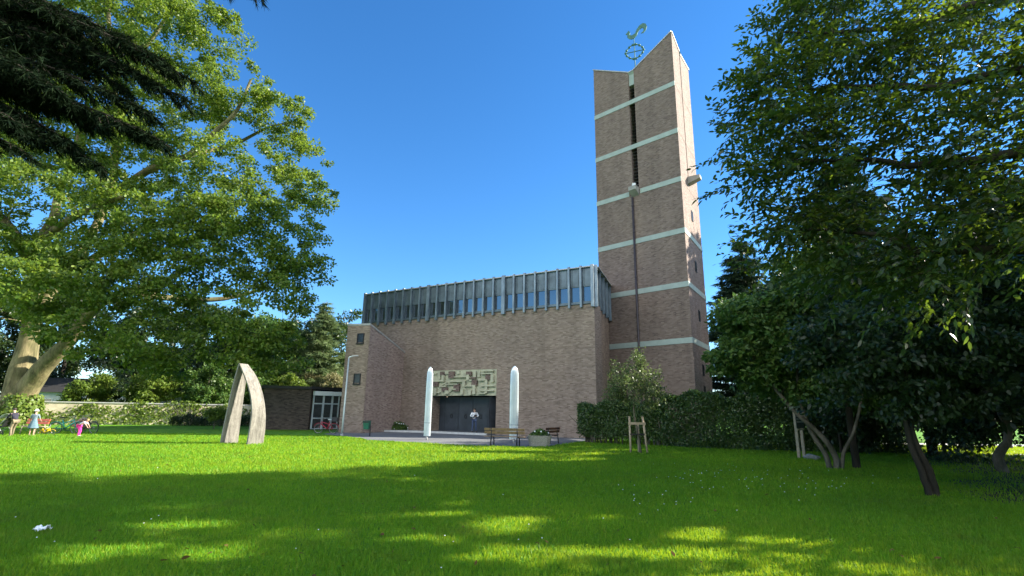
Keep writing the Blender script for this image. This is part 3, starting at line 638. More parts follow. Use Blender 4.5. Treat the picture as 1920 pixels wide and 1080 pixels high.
# ---- the great oak on the left
def build_oak():
    rng = np.random.default_rng(11); base = np.array([at(28, 790, 42)[0], 42.0, 0.0])
    t = thing('oak_tree', 'huge sunlit oak with a forked mossy trunk left of the lawn', 'tree', tuple(base))
    sk = Skeleton(rng); Y0 = base[1]; a = lambda x, y, dy=0: at(x, y, Y0 + dy * 1.15)
    sk.limb([base + [0, 0, -.3], a(30, 770), a(38, 720), a(50, 655), a(62, 590, -.3), a(66, 510, -.6), a(78, 449, -1), a(101, 408, -1), a(112, 355, -1), a(135, 310, -1), a(150, 240, -1)], [1.75, 1.35, 1.0, .74, .58, .46, .40, .34, .28, .22, .14], wob=.03)
    sk.limb([a(40, 745), a(78, 692, -.4), a(128, 640, -1), a(165, 592, -1.5), a(200, 562, -2), a(241, 546, -2.5), a(300, 530, -3), a(360, 500, -3)], [.9, .68, .52, .40, .33, .27, .2, .12], wob=.03)
    sk.limb([a(62, 585), a(100, 540, .5), a(122, 518, .5), a(160, 494, .5), a(215, 460, 1), a(290, 420, 1), a(346, 425, 0), a(356, 400, 0), a(374, 379, 0), a(435, 370, -.5)], [.5, .45, .4, .35, .3, .25, .22, .2, .16, .1], wob=.03)
    sk.limb([a(122, 518, .5), a(170, 440, 2), a(205, 370, 3), a(215, 307, 3), a(222, 250, 3), a(212, 150, 3), a(205, 60, 3), a(200, -60, 3)], [.4, .37, .35, .33, .31, .27, .22, .13], wob=.03)
    sk.limb([a(205, 370, 3), a(274, 322, 1), a(352, 292, 0), a(400, 250, -1), a(444, 207, -1), a(470, 150, -1)], [.36, .33, .28, .22, .16, .1], wob=.03)
    sk.limb([a(352, 292, 0), a(440, 270, 2), a(500, 240, 2), a(545, 230, 2)], [.2, .17, .12, .07])
    sk.limb([a(241, 546, -2.5), a(330, 560, 1), a(420, 560, 3), a(500, 540, 4)], [.3, .26, .2, .1])
    sk.limb([a(66, 510, -.6), a(20, 430, -2), a(-60, 350, -3)], [.5, .4, .25]); sk.limb([a(212, 150, 3), a(270, 90, 2), a(320, 20, 1)], [.3, .22, .12])
    sk.limb([a(78, 449, -1), a(150, 400, -4), a(230, 370, -6)], [.35, .25, .12])
    px = .0495
    def lump(x, y, r, dy=0, ry=None, fl=.85):
        c = a(x, y, dy); return (c, (r * px, (ry or r) * px, r * px * fl))
    lumps = [lump(410, 70, 52, 0), lump(440, 165, 62, -1), lump(520, 215, 52, 0), lump(555, 300, 52, 1), lump(572, 360, 42, -2, 50), lump(540, 430, 55, -4, 50), lump(555, 500, 40, -4, 45), lump(500, 580, 55, -5, 50),
             lump(300, 50, 95, 0), lump(330, 190, 90, 1), lump(420, 320, 80, -3, 55), lump(440, 450, 85, -5, 55), lump(200, 90, 90, 2), lump(140, 220, 110, 0), lump(250, 300, 90, -1), lump(60, 380, 110, -3),
             lump(210, 430, 90, -6, 60), lump(330, 470, 90, -5, 55), lump(130, 560, 85, -8, 70, .55), lump(60, 530, 80, -7, 80, .6), lump(200, 640, 60, -8, 50, .4), lump(330, 600, 80, -6, 45, .5), lump(440, 640, 70, -5, 45, .5), lump(-60, 260, 130, 0), lump(-90, 480, 130, -2),
             lump(0, 120, 120, 3), lump(100, -60, 140, 2), lump(260, -80, 130, 0), lump(310, 680, 55, -5, 45, .35), lump(520, 660, 42, -4, 40), lump(150, 480, 70, -3, 50), lump(385, 390, 70, -3, 50), lump(280, 550, 60, -6, 45)]
    Cs = lumps_to_clumps(rng, lumps, 1020, .45); Cs = Cs[Cs[:, 2] > 3.2]
    nb_ = len(Cs); spr = lumps_to_clumps(rng, [(l[0], (l[1][0] * 1.16, l[1][1] * 1.1, l[1][2] * 1.16)) for l in lumps], 900, .85); spr = spr[spr[:, 2] > 3.4]; Cs = np.concatenate([Cs, spr])
    dirs = sk.reach(Cs, base + [0, 0, 6], rk=.012, r0=.018, rmax=.22)
    tubes_np('trunk', sk.ch, M['bark_oak'], t, 9)
    n = len(Cs); rad = np.stack([rng.uniform(.7, 1.45, n), rng.uniform(.7, 1.45, n), rng.uniform(.4, .85, n)], 1); rad[nb_:] *= .5
    P, A, N = clump_leaves(rng, Cs, rad, np.where(np.arange(n) < nb_, 185, 95), base + [3, 0, 10])
    leaf_obj('crown', P, A, N, rng.uniform(.15, .31, len(P)), rng.uniform(.10, .19, len(P)), 'lobed', M['oak'], t)
    # ivy at the foot
    ph = rng.uniform(0, 2 * math.pi, 2600); h = rng.random(2600) ** 1.6 * 2.4; r = 1.75 - .3 * h + rng.normal(size=2600) * .1; r = np.maximum(r, .95)
    P = base + np.stack([np.cos(ph) * r + .12 * h, np.sin(ph) * r, h], 1); N = np.stack([np.cos(ph), np.sin(ph), .5 + 0 * ph], 1) + rng.normal(size=(2600, 3)) * .4
    A = np.cross(N, rng.normal(size=(2600, 3))) + [0, 0, -.4]
    leaf_obj('ivy', P, A, N, .22, .18, 'lobed', M['leaf_lime'], t)
    return t
build_oak()

def broadleaf(name, label, base, h, lumps, n, per, leaf, mat, barkm, seed, cat='tree', group=None, trunk_r=.25, stems=None, rad=(.5, .9), shape='diamond', flat=.7, shell=.45, lean=(0, 0), zmin=.3):
    rng = np.random.default_rng(seed); base = np.array([base[0], base[1], 0.0])
    t = thing(name, label, cat, tuple(base), 0, group)
    sk = Skeleton(rng)
    top = base + np.array([lean[0], lean[1], h * .8])
    if stems is None: sk.limb([base - [0, 0, .2], base + [lean[0] * .2, lean[1] * .2, h * .25], base + [lean[0] * .6, lean[1] * .6, h * .55], top], [trunk_r, trunk_r * .8, trunk_r * .5, trunk_r * .15], wob=.15)
    else:
        for st, rr in stems: sk.limb([base + np.array(p) for p in st], rr, wob=.1)
    L = [(base + np.array(c), r) for c, r in lumps]
    Cs = lumps_to_clumps(rng, L, n, shell); Cs = Cs[Cs[:, 2] > zmin]
    dirs = sk.reach(Cs, base + [0, 0, h * .3], rk=.010, r0=.010, rmax=.12)
    tubes_np('trunk', sk.ch, barkm, t, 7)
    k = len(Cs); rr = np.stack([rng.uniform(*rad, k), rng.uniform(*rad, k), rng.uniform(*rad, k) * flat], 1)
    P, A, N = clump_leaves(rng, Cs, rr, per, base + [0, 0, h * .55]); ok = P[:, 2] > .03; P, A, N = P[ok], A[ok], N[ok]
    leaf_obj('crown', P, A, N, rng.uniform(.7, 1.3, len(P)) * leaf, rng.uniform(.4, .65, len(P)) * leaf, shape, mat, t)
    return t
def round_lumps(rng, h, r, z0, k=9):
    out = [((0, 0, (h + z0) / 2), (r * .75, r * .75, (h - z0) * .45))]
    for i in range(k):
        a = rng.uniform(0, 6.28); zz = rng.uniform(z0 + .1 * h, h * .88); q = r * .62 * math.sqrt(max(.15, 1 - ((zz - (z0 + h) / 2) / ((h - z0) * .62)) ** 2))
        s = rng.uniform(.32, .5) * r; out.append(((q * math.cos(a), q * math.sin(a), zz), (s, s, s * .8)))
    return out
def conifer(name, label, base, h, r, mat, barkm, seed, droop=.25, nb=14, per=26, z0=.06, group=None, spray=(.45, .10), taper=.9, dens=1.0):
    rng = np.random.default_rng(seed); base = np.array([base[0], base[1], 0.0]); t = thing(name, label, 'tree', tuple(base), 0, group)
    ch = [(np.array([base - [0, 0, .2], base + [0, 0, h * .5], base + [0, 0, h]]), np.array([h * .018, h * .011, .02]))]; Ps, As, Ns = [], [], []
    z = z0 * h
    while z < h * .985:
        f = 1 - z / h; L = r * (f ** taper) * rng.uniform(.75, 1.1) + .15; m = max(3, int(nb * (.4 + .6 * f)))
        for i in range(m):
            an = rng.uniform(0, 6.28); Lb = L * rng.uniform(.65, 1.1); d = np.array([math.cos(an), math.sin(an), 0])
            tt = np.linspace(0, 1, 5)[:, None]; Q = base + [0, 0, z + rng.uniform(-.2, .2)] + d * Lb * tt + np.array([0, 0, 1.0]) * Lb * (.28 * f * tt - droop * tt ** 2 * 1.2 + .12 * tt ** 3)
            ch.append((Q, np.linspace(.012 + .012 * Lb, .006, 5)))
            k = max(8, int(per * Lb * dens)); u = rng.random(k) ** .7; pos = np.stack([np.interp(u, tt[:, 0], Q[:, j]) for j in range(3)], 1); sd = np.array([-d[1], d[0], 0])
            w = (1 - u)[:, None] * .4 * Lb ** .5 + .12; off = rng.uniform(-1, 1, (k, 1)); pos = pos + sd * off * w * .8 + rng.normal(size=(k, 3)) * .05
            A = d * .7 + sd * off * .8 + np.array([0, 0, -droop]) + rng.normal(size=(k, 3)) * .3; Ps.append(pos); As.append(A); Ns.append(np.array([0, 0, 1.0]) + rng.normal(size=(k, 3)) * .5)
        z += max(.22, h * .032) * rng.uniform(.8, 1.2)
    tubes_np('trunk', ch, barkm, t, 6); P, A, N = map(np.concatenate, (Ps, As, Ns)); n = len(P)
    leaf_obj('crown', P, A, N, rng.uniform(.6, 1.3, n) * spray[0], rng.uniform(.7, 1.3, n) * spray[1], 'needle', mat, t); return t

rg = np.random.default_rng(77)
# ---- trees and shrubs behind the ivy wall on the left
bgl = 'trees behind the garden wall'
for i, (x, y, h, r, m, lab) in enumerate([(-47, 64, 16, 6.5, 'leaf_dark', 'dark tree filling the gap behind the oak trunk'), (-38, 68, 16, 6, 'leaf_dark', 'dark spreading tree behind the low house roof'),
        (-31, 66, 14, 5.5, 'leaf_mid', 'rounded green tree behind the leaning shrub'), (-31, 73, 14, 5, 'leaf_dark', 'dark green tree rising right behind the stone arch'), (-62, 56, 17, 7, 'leaf_dark', 'dark tree at the far left edge behind the oak'),
        (-27, 76, 17, 7, 'leaf_dark', 'tall tree farthest back behind the garden wall'), (-57, 66, 19, 7, 'leaf_dark', 'dark tree above the low house left of the oak trunk'), (-66, 62, 18, 7.5, 'leaf_dark', 'dark tree beyond the left frame edge'), (-50, 76, 19, 7, 'leaf_dark', 'tall dark tree far behind the low house'), (-12, 78, 17, 6, 'leaf_dark', 'dark tree far behind the annex')]):
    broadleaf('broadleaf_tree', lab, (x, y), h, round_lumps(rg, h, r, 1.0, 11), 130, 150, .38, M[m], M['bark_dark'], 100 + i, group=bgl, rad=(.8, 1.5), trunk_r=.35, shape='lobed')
conifer('larch_tree', 'pale feathery conifer rising behind the annex roof', (-23.6, 64), 15.2, 5.8, M['needle_pale'], M['bark_grey'], 21, droop=.12, nb=16, per=46, spray=(.55, .11), taper=.75)
for i, (px, Y, h, r, m, lab) in enumerate([(282, 53, 6.0, 2.6, 'leaf_lime', 'yellow green shrub leaning over the ivy wall'), (160, 51.5, 4.4, 2.0, 'leaf_lime', 'bright bushy shrub behind the wall by the teal bicycle'), (385, 55, 6.6, 3.2, 'leaf_mid', 'broad green shrub behind the wall left of the arch'),
        (470, 59, 6.2, 3.0, 'leaf_mid', 'green shrub behind the left end of the annex'), (235, 56, 6.8, 2.6, 'leaf_dark', 'dark shrub behind the ivy wall'), (545, 60, 5.8, 2.6, 'leaf_lime', 'yellowish shrub just above the annex roof')]):
    p = at(px, 760, Y); broadleaf('garden_shrub', lab, (p[0], Y), h, round_lumps(rg, h, r, .3, 8), 70, 120, .26, M[m], M['bark_grey'], 200 + i, 'shrub', 'shrubs behind the garden wall', .12, rad=(.4, .8), shape='lobed')
broadleaf('small_bush', 'small yellow green bush between the arch and the wall', tuple(at(404, 780, 41)[:2]), 1.7, [((0, 0, 1.15), (.75, .6, .45))], 26, 70, .16, M['leaf_lime'], M['bark_grey'], 231, 'shrub', None, .04, rad=(.2, .35))
broadleaf('vine_bush', 'cream flowering vine bush rising behind the annex roof', (-22.6, 60.5), 5.9, [((-1.8, 0, 3.9), (1.4, 1.2, 1.0)), ((0, 0, 4.5), (1.6, 1.2, 1.3)), ((2.0, -.6, 4.4), (1.5, 1.0, 1.2)), ((0, 0, 2), (2.2, 1, 1.8))], 150, 130, .2, M['leaf_cream'], M['bark_grey'], 232, 'bush', None, .1, rad=(.35, .6))
# ---- right hand side
conifer('spruce_tree', 'dark spruce rising between the tower and the right trees', (21.6, 46), 18.2, 5.6, M['needle_mid'], M['bark_dark'], 31, droop=.2, nb=20, per=60, spray=(.5, .13), taper=.62)
conifer('spruce_tree', 'tallest spruce mostly hidden behind the right hand trees', (28, 40.8), 24, 6.5, M['needle_mid'], M['bark_dark'], 32, droop=.2, nb=18, per=60, spray=(.6, .18), taper=.45)
rt = 'trees along the right side of the lawn'
for i, (x, y, h, r, z0, m, lab) in enumerate([(16.7, 31.5, 9.8, 3.5, 1.6, 'leaf_mid', 'green tree beside the tower behind the hedge'), (20, 30, 11.5, 4.4, 1.0, 'leaf_mid', 'mid green tree behind the wooden notice board'), (19, 24, 10, 4.2, .8, 'leaf_dark', 'dark tree behind the many stemmed shrub tree'),
        (24.5, 25, 12, 4.6, .5, 'leaf_dark', 'dark tree in front of the pale road'), (29, 31, 14, 5.5, .5, 'leaf_dark', 'tall dark tree far back on the right'), (22, 18, 11, 4.2, .8, 'leaf_dark', 'dark tree right of the crooked trunk')]):
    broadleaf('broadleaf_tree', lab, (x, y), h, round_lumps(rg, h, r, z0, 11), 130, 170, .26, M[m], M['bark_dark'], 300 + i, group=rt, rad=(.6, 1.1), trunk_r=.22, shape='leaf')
b1 = ground(1563, 880)
broadleaf('shrub_tree', 'many stemmed shrub tree with pale curved trunks near the notice board', tuple(b1[:2]), 7.2, [((-.9, .4, 4.6), (2.2, 2.0, 1.5)), ((-2.2, .6, 3.4), (1.3, 1.2, .9)), ((1.3, 0, 4.6), (2.0, 2.0, 1.6)), ((0, 0, 6.0), (1.8, 1.8, 1.0)), ((2.4, 0, 3.2), (1.2, 1.2, .9)), ((-.4, .2, 3.0), (1.5, 1.4, .7)), ((-1.0, .5, 2.5), (1.4, 1.2, .5)), ((1.5, .6, 2.4), (1.6, 1.2, .5)), ((-1.7, .8, 5.0), (1.2, 1.3, .8))], 300, 110, .17, M['leaf_mid'], M['bark_grey'], 401, trunk_r=.1, rad=(.35, .7), flat=.4, shape='leaf', group=rt,
    stems=[([(.05, 0, -.1), (.12, 0, .35), (-.25, 0, 1.0), (-1.0, .1, 1.8), (-1.7, .2, 2.8), (-2.1, .3, 3.6)], [.12, .10, .085, .07, .05, .03]), ([(-.12, 0, -.1), (-.15, .05, .4), (-.45, .1, 1.0), (-.7, .2, 2.0), (-.6, .3, 3.4), (-.2, .3, 4.6)], [.10, .085, .075, .06, .05, .03]), ([(.25, 0, -.1), (.38, 0, .5), (.75, -.1, 1.2), (1.2, -.1, 2.4), (1.5, 0, 3.6)], [.07, .06, .055, .045, .03])])
b2 = ground(1748, 930)
broadleaf('shrub_tree', 'dark twin stemmed tree standing on the bare soil', tuple(b2[:2]), 6.0, [((-.2, 0, 3.9), (2.0, 1.7, 1.5)), ((1.0, 0, 3.6), (1.8, 1.6, 1.4)), ((-1.3, .2, 2.9), (1.1, 1.1, .7)), ((.3, 0, 2.6), (1.3, 1.2, .6)), ((.5, 0, 5.2), (1.6, 1.5, .9)), ((-.2, .5, 2.0), (1.9, 1.3, .45)), ((1.6, .4, 2.2), (1.4, 1.2, .5))], 260, 100, .13, M['leaf_dark'], M['bark_dark'], 402, rad=(.3, .6), flat=.4, shape='leaf', group=rt,
    stems=[([(-.05, 0, -.1), (-.14, 0, .5), (-.3, 0, 1.1), (-.35, 0, 2.0), (-.6, 0, 3.2)], [.085, .075, .06, .05, .03]), ([(.07, 0, -.1), (.03, 0, .5), (-.1, .1, 1.1), (-.12, .1, 2.2), (.2, .1, 3.6)], [.09, .08, .065, .055, .03])])
b3 = ground(1878, 886)
broadleaf('shrub_tree', 'tree with a crooked trunk at the right edge of the lawn', tuple(b3[:2]), 7.5, [((0, 0, 5.0), (2.6, 2.2, 1.8)), ((-1.6, 0, 3.6), (1.4, 1.3, .9)), ((1.4, 0, 3.8), (1.6, 1.5, 1.2)), ((0, 0, 6.6), (2.0, 2.0, 1.0))], 190, 110, .17, M['leaf_dark'], M['bark_grey'], 403, rad=(.35, .7), flat=.45, shape='leaf', group=rt,
    stems=[([(.1, 0, -.1), (.0, 0, .5), (.45, 0, 1.1), (.35, 0, 1.9), (.1, 0, 3.0), (0, 0, 4.6)], [.17, .14, .11, .10, .08, .05])])
b4 = np.array([10.9, 17.9, 0])
broadleaf('shrub_tree', 'straight dark trunk tree just behind the pale many stemmed tree', tuple(ground(1606, 884)[:2] + np.array([.6, .9])), 8.5, round_lumps(rg, 8.5, 2.6, 3.0, 8), 120, 120, .17, M['leaf_dark'], M['bark_dark'], 404, trunk_r=.13, rad=(.4, .75), shape='leaf', group=rt)
for i, (x, y, h, r, lab) in enumerate([(17.5, 21.5, 3.2, 2.2, 'dark undergrowth bush right of the notice board'), (21, 20.5, 3.2, 2.3, 'dark undergrowth bush behind the crooked trunk'), (15.0, 24.2, 3.0, 1.9, 'dark bush at the right end of the hedge'), (25.5, 20, 4, 2.6, 'dark bush at the far right edge')]):
    broadleaf('undergrowth_bush', lab, (x, y), h, round_lumps(rg, h, r, .1, 8), 70, 120, .17, M['leaf_dark'], M['bark_dark'], 450 + i, 'bush', 'bushes under the right trees', .08, rad=(.4, .7), shape='leaf', zmin=.1)
# ---- near overhanging beech on the right
def build_near():
    rng = np.random.default_rng(51); base = np.array([8.6, 4.2, 0.0]); t = thing('beech_tree', 'large near beech whose dark leafy branches overhang from the right', 'tree', tuple(base)); sk = Skeleton(rng)
    sk.limb([base - [0, 0, .2], base + [0, 0, 2.5], base + [-.2, .2, 5], base + [0, .3, 8], base + [.1, .2, 12]], [.42, .36, .3, .22, .08])
    for pts in ([(1800, 470, 5.6), (1650, 440, 6), (1500, 430, 6.4)], [(1820, 300, 5.4), (1640, 300, 6), (1450, 300, 6.4)], [(1850, 150, 5.5), (1650, 160, 6.2), (1470, 170, 6.8)], [(1800, 20, 6), (1600, 60, 6.6), (1470, 60, 7.2)]):
        sk.limb([base + [-.1, .2, 3.2 + 4.2 * (500 - pts[0][1]) / 500]] + [at(*p) for p in pts], [.10, .055, .03, .014], wob=.4)
    px = lambda Y: Y / 960 * 1.12
    def lump(x, y, r, Y, ry=.9): c = at(x, y, Y); return (c, (r * px(Y), ry, r * px(Y) * .8))
    lumps = [lump(1520, 40, 95, 7), lump(1500, 165, 95, 6.6), lump(1490, 270, 95, 6.4), lump(1640, 120, 120, 6.6), lump(1620, 260, 110, 6.2), lump(1780, 90, 140, 6), lump(1800, 260, 140, 5.6), lump(1560, 380, 90, 6.2), lump(1700, 400, 120, 5.8), lump(1850, 430, 110, 5.4),
             lump(1430, 190, 55, 6.8), lump(1440, 320, 45, 6.4), lump(1470, 445, 55, 6.4), lump(1600, -40, 130, 7), lump(1800, -80, 170, 6.5), lump(1950, 150, 120, 5.4), lump(1950, 350, 120, 5.2), lump(1600, 500, 60, 6.2), lump(1780, 520, 90, 5.8, .7)]
    Cs = lumps_to_clumps(rng, lumps, 620, .3)
    big = [(base + [0, 0, 8.5], (3.2, 3.0, 3.0)), (base + [-1.5, 2.5, 7.5], (2.6, 2.6, 2.4)), (base + [1, -2, 7], (3, 2.6, 2.6)), (base + [-2.2, -1.2, 6.6], (2.4, 1.6, 1.6))]
    C2 = lumps_to_clumps(rng, big, 130, .3)
    dirs = sk.reach(np.concatenate([Cs, C2]), base + [0, 0, 5], rk=.006, r0=.005, rmax=.05, sag=.04)
    tubes_np('trunk', sk.ch, M['bark_dark'], t, 7)
    B = np.repeat(np.concatenate([Cs, C2]), 5, 0); n = len(B); D = nrm(np.repeat(dirs, 5, 0) * .6 + np.array([-.55, .05, -.12]) + rng.normal(size=(n, 3)) * .6); B = B + rng.normal(size=(n, 3)) * .10
    P, A, N = twig_leaves(rng, B, D, rng.uniform(.3, .6, n), 11, .05)
    leaf_obj('crown', P, A, N, rng.uniform(.07, .125, len(P)), rng.uniform(.034, .056, len(P)), 'leaf', M['leaf_near'], t)
    mb = MB()
    for b, d in zip(B[::2], D[::2]): mb.tube([b, b + d * .4 - np.array([0, 0, .03])], [.004, .002], 3, cap=False)
    V = np.array(mb.v) - base; np_mesh('twigs', V, np.array(mb.f).ravel(), 4, M['bark_dark'], t)
build_near()
# ---- trees outside the frame on the right whose crowns shade the lawn
for i, (x, y, h, r, z0, lab) in enumerate([(15.5, 7, 15, 5.0, 2.2, 'big dark tree right of the beech'), (22.5, 14.4, 25, 4.3, 5, 'big dark tree beyond the lawn edge'), (16, 1.5, 13, 4.6, 2, 'big dark tree beside the viewer'), (17.8, 14.3, 9.6, 3.6, .6, 'bushy tree at the right edge beyond the frame'), (28, 17.2, 16.5, 4.6, .8, 'tall bushy tree along the pale road'), (26.5, 22.5, 13.5, 4.2, .6, 'bushy tree before the pale road'), (14.2, 9.9, 6.2, 2.9, .4, 'rounded bush just outside the right edge')]):
    broadleaf('broadleaf_tree', lab, (x, y), h, round_lumps(rg, h, r, z0, 13), (50 if y < 8 else 62 if y < 9 else 210), 110, .34, M['leaf_dark'], M['bark_dark'], 500 + i, group=rt, rad=((.9, 1.5) if y < 12.5 else (.6, 1.1)), trunk_r=.3, shape='leaf')
# ---- near dark fir on the left
def build_fir():
    rng = np.random.default_rng(61); base = np.array([-9.2, 5.4, 0.0]); t = thing('fir_tree', 'near black green fir whose drooping boughs fill the upper left corner', 'tree', tuple(base))
    ch = [(np.array([base - [0, 0, .2], base + [0, 0, 7], base + [0, 0, 16]]), np.array([.4, .3, .05]))]; Ps, As, Ns = [], [], []
    tips = [(360, 150, 6.6), (300, 110, 6.8), (345, 185, 6.6), (290, 215, 6.4), (235, 165, 6.5), (200, 240, 6.2), (150, 200, 6.0), (190, 105, 6.5), (130, 265, 6.0), (120, 120, 6.2), (70, 60, 6.4), (60, 250, 5.8), (300, 262, 6.3), (60, 180, 6), (30, 100, 6), (60, 5, 6.5), (180, 305, 6.1), (40, 280, 5.6), (30, 30, 6), (260, 140, 6.8), (100, 160, 5.6), (20, 220, 5.4), (490, -8, 8.2), (440, -18, 8.2)]
    for z in np.arange(1.6, 14.5, .42):
        for i in range(7):
            an = rng.uniform(0, 6.28); L = 4.0 * (1 - z / 17)
            e = base + np.array([math.cos(an) * L, math.sin(an) * L, z - .5])
            q = e - np.array([0, 0, EYE]); fw = q[1] * math.cos(PITCH) + q[2] * math.sin(PITCH)
            if fw > .5 and -q[1] * math.sin(PITCH) + q[2] * math.cos(PITCH) < .70 * fw and q[0] / fw > -1.12: continue
            tips.append((e, z))
    for tp in tips:
        if len(tp) == 3: e = at(*tp); z = e[2] + .55
        else: e, z = tp
        s0 = base + [0, 0, z + rng.uniform(0, .4)]; L = np.linalg.norm(e - s0); d = nrm(e - s0); sd = nrm(np.cross(d, [0, 0, 1.0])); tt = np.linspace(0, 1, 8)[:, None]
        Q = s0 + (e - s0) * tt + np.array([0, 0, 1.0]) * (.16 * L * (tt - tt ** 2) * 2); ch.append((Q, np.linspace(.05, .006, 8)))
        k = int(30 * L) if len(tp) == 3 else int(9 * L); u = .12 + .88 * rng.random(k) ** .8; pos = np.stack([np.interp(u, tt[:, 0], Q[:, j]) for j in range(3)], 1)
        sg = rng.choice([-1.0, 1.0], (k, 1)); wl_ = (.22 + .75 * (1 - u)[:, None]) * rng.uniform(.5, 1.1, (k, 1)); D = nrm(d * .75 + sd * sg * .7 + np.array([0, 0, -.38]) + rng.normal(size=(k, 3)) * .15)
        for b, dd, w in zip(pos, D, wl_[:, 0]): ch.append((np.array([b, b + dd * w * .5 + [0, 0, -.01], b + dd * w + [0, 0, -.05 * w]]), np.array([.007, .005, .003])))
        m = 42 if len(tp) == 3 else 12; uu = rng.random((k, m, 1)); pp = pos[:, None] + D[:, None] * wl_[:, None] * uu - np.array([0, 0, .05]) * uu
        A = nrm(D[:, None] * .9 + rng.normal(size=(k, m, 3)) * .5 + np.array([0, 0, -.25])); N = rng.normal(size=(k, m, 3)) + np.array([0, 0, .6]); Ps.append(pp.reshape(-1, 3)); As.append(A.reshape(-1, 3)); Ns.append(N.reshape(-1, 3))
    tubes_np('trunk', ch, M['bark_dark'], t, 5); P, A, N = map(np.concatenate, (Ps, As, Ns)); leaf_obj('crown', P, A, N, rng.uniform(.08, .17, len(P)), rng.uniform(.010, .020, len(P)), 'needle', M['needle'], t)
    print('fir', len(P))
build_fir()
# ================================================================== LEFT BACKGROUND
M['plaster'] = plain('old garden wall render', (.60, .53, .39), .9, 0, .3, 1.2)
M['white_wall'] = plain('white house wall', (.55, .56, .55), .8, 0, .15, 1.0)
M['roof_tile'] = plain('dark slate roof', (.022, .021, .021), .7, 0, .4, 5)
gw = thing('garden_wall', 'pale rendered garden wall overgrown with ivy behind the children', 'wall', (-53, 39.6, 0))
FW_, LW_ = frame((-53, 39.6), (-24.2, 52.8))
mb = MB(); mb.fbox(FW_, 0, LW_, -.3, 0, -.2, 1.86); mb.build('wall_panel', M['plaster'], gw, True)
mb = MB(); mb.fbox(FW_, -.05, LW_ + .05, -.36, .06, 1.86, 1.95); mb.build('coping', M['kerb'], gw, True)
def ivy_on(F, patches, seed, n, label):
    n = n * .55; rng = np.random.default_rng(seed); Ps = []
    for s0_, w_, h_ in patches:
        k = int(n * w_ * h_); s_ = s0_ + rng.normal(size=k) * w_ * .4; z_ = np.clip(rng.random(k) ** .8 * h_ * (1 - .3 * np.abs((s_ - s0_) / w_)), 0.05, 2.5)
        o_ = .05 + rng.random(k) * .28 * (1.2 - z_ / 2.6); Ps.append(F[0] + F[1] * s_[:, None] + F[2] * o_[:, None] + np.array([0, 0, 1.0]) * z_[:, None])
    P = np.concatenate(Ps); N = F[2] + rng.normal(size=P.shape) * .5 + [0, 0, .4]; A = np.cross(N, rng.normal(size=P.shape)) + [0, 0, -.5]
    o = leaf_obj('wall_ivy', P, A, N, rng.uniform(.14, .26, len(P)), rng.uniform(.10, .18, len(P)), 'lobed', M['leaf_lime']); return tag(o, label, 'ivy')
ivy_on(FW_, [(10, 3, 1.6), (14, 2.6, 1.3), (17.5, 2.4, 1.9), (21, 2.6, 2.1), (24.5, 3, 2.3), (28, 2.6, 2.0), (31, 2, 1.5), (6, 3, 1.9)], 7, 150, 'sunlit ivy creeping up the pale garden wall')
house = thing('garden_house', 'low house with dark slate roof half hidden behind the oak trunk', 'house', (-47, 62, 0))
FH, LH = frame((-53, 56.5), (-40, 59.5))
mb = MB(); mb.fbox(FH, 0, LH, -7, 0, 0, 3.2); mb.build('wall', M['white_wall'], house, True)
a0 = FH[0]; e1, e2 = FH[1], FH[2]; q = lambda s, o, zz: a0 + e1 * s + e2 * o + np.array([0, 0, zz])
mb = MB(); mb.poly([q(-.4, .5, 3.0), q(LH + .4, .5, 3.0), q(LH + .4, -3.5, 4.7), q(-.4, -3.5, 4.7), q(-.4, -7.5, 3.0), q(LH + .4, -7.5, 3.0)], [(0, 1, 2, 3), (3, 2, 5, 4), (0, 3, 4), (1, 5, 2), (0, 4, 5, 1)]); mb.build('roof', M['roof_tile'], house, True)
for s_ in (2, 5.5, 9):
    m = MB(); m.fbox(FH, s_, s_ + 1.2, .003, .02, 1.0, 2.3); w = m.build('window', M['glass'], house, True)
    m = MB(); m.fbox(FH, s_ - .08, s_, .003, .05, .92, 2.38); m.fbox(FH, s_ + 1.2, s_ + 1.28, .003, .05, .92, 2.38); m.fbox(FH, s_, s_ + 1.2, .003, .05, 2.3, 2.38); m.fbox(FH, s_, s_ + 1.2, .003, .05, .92, 1.0); m.build('frame', M['white_paint'], w, True)
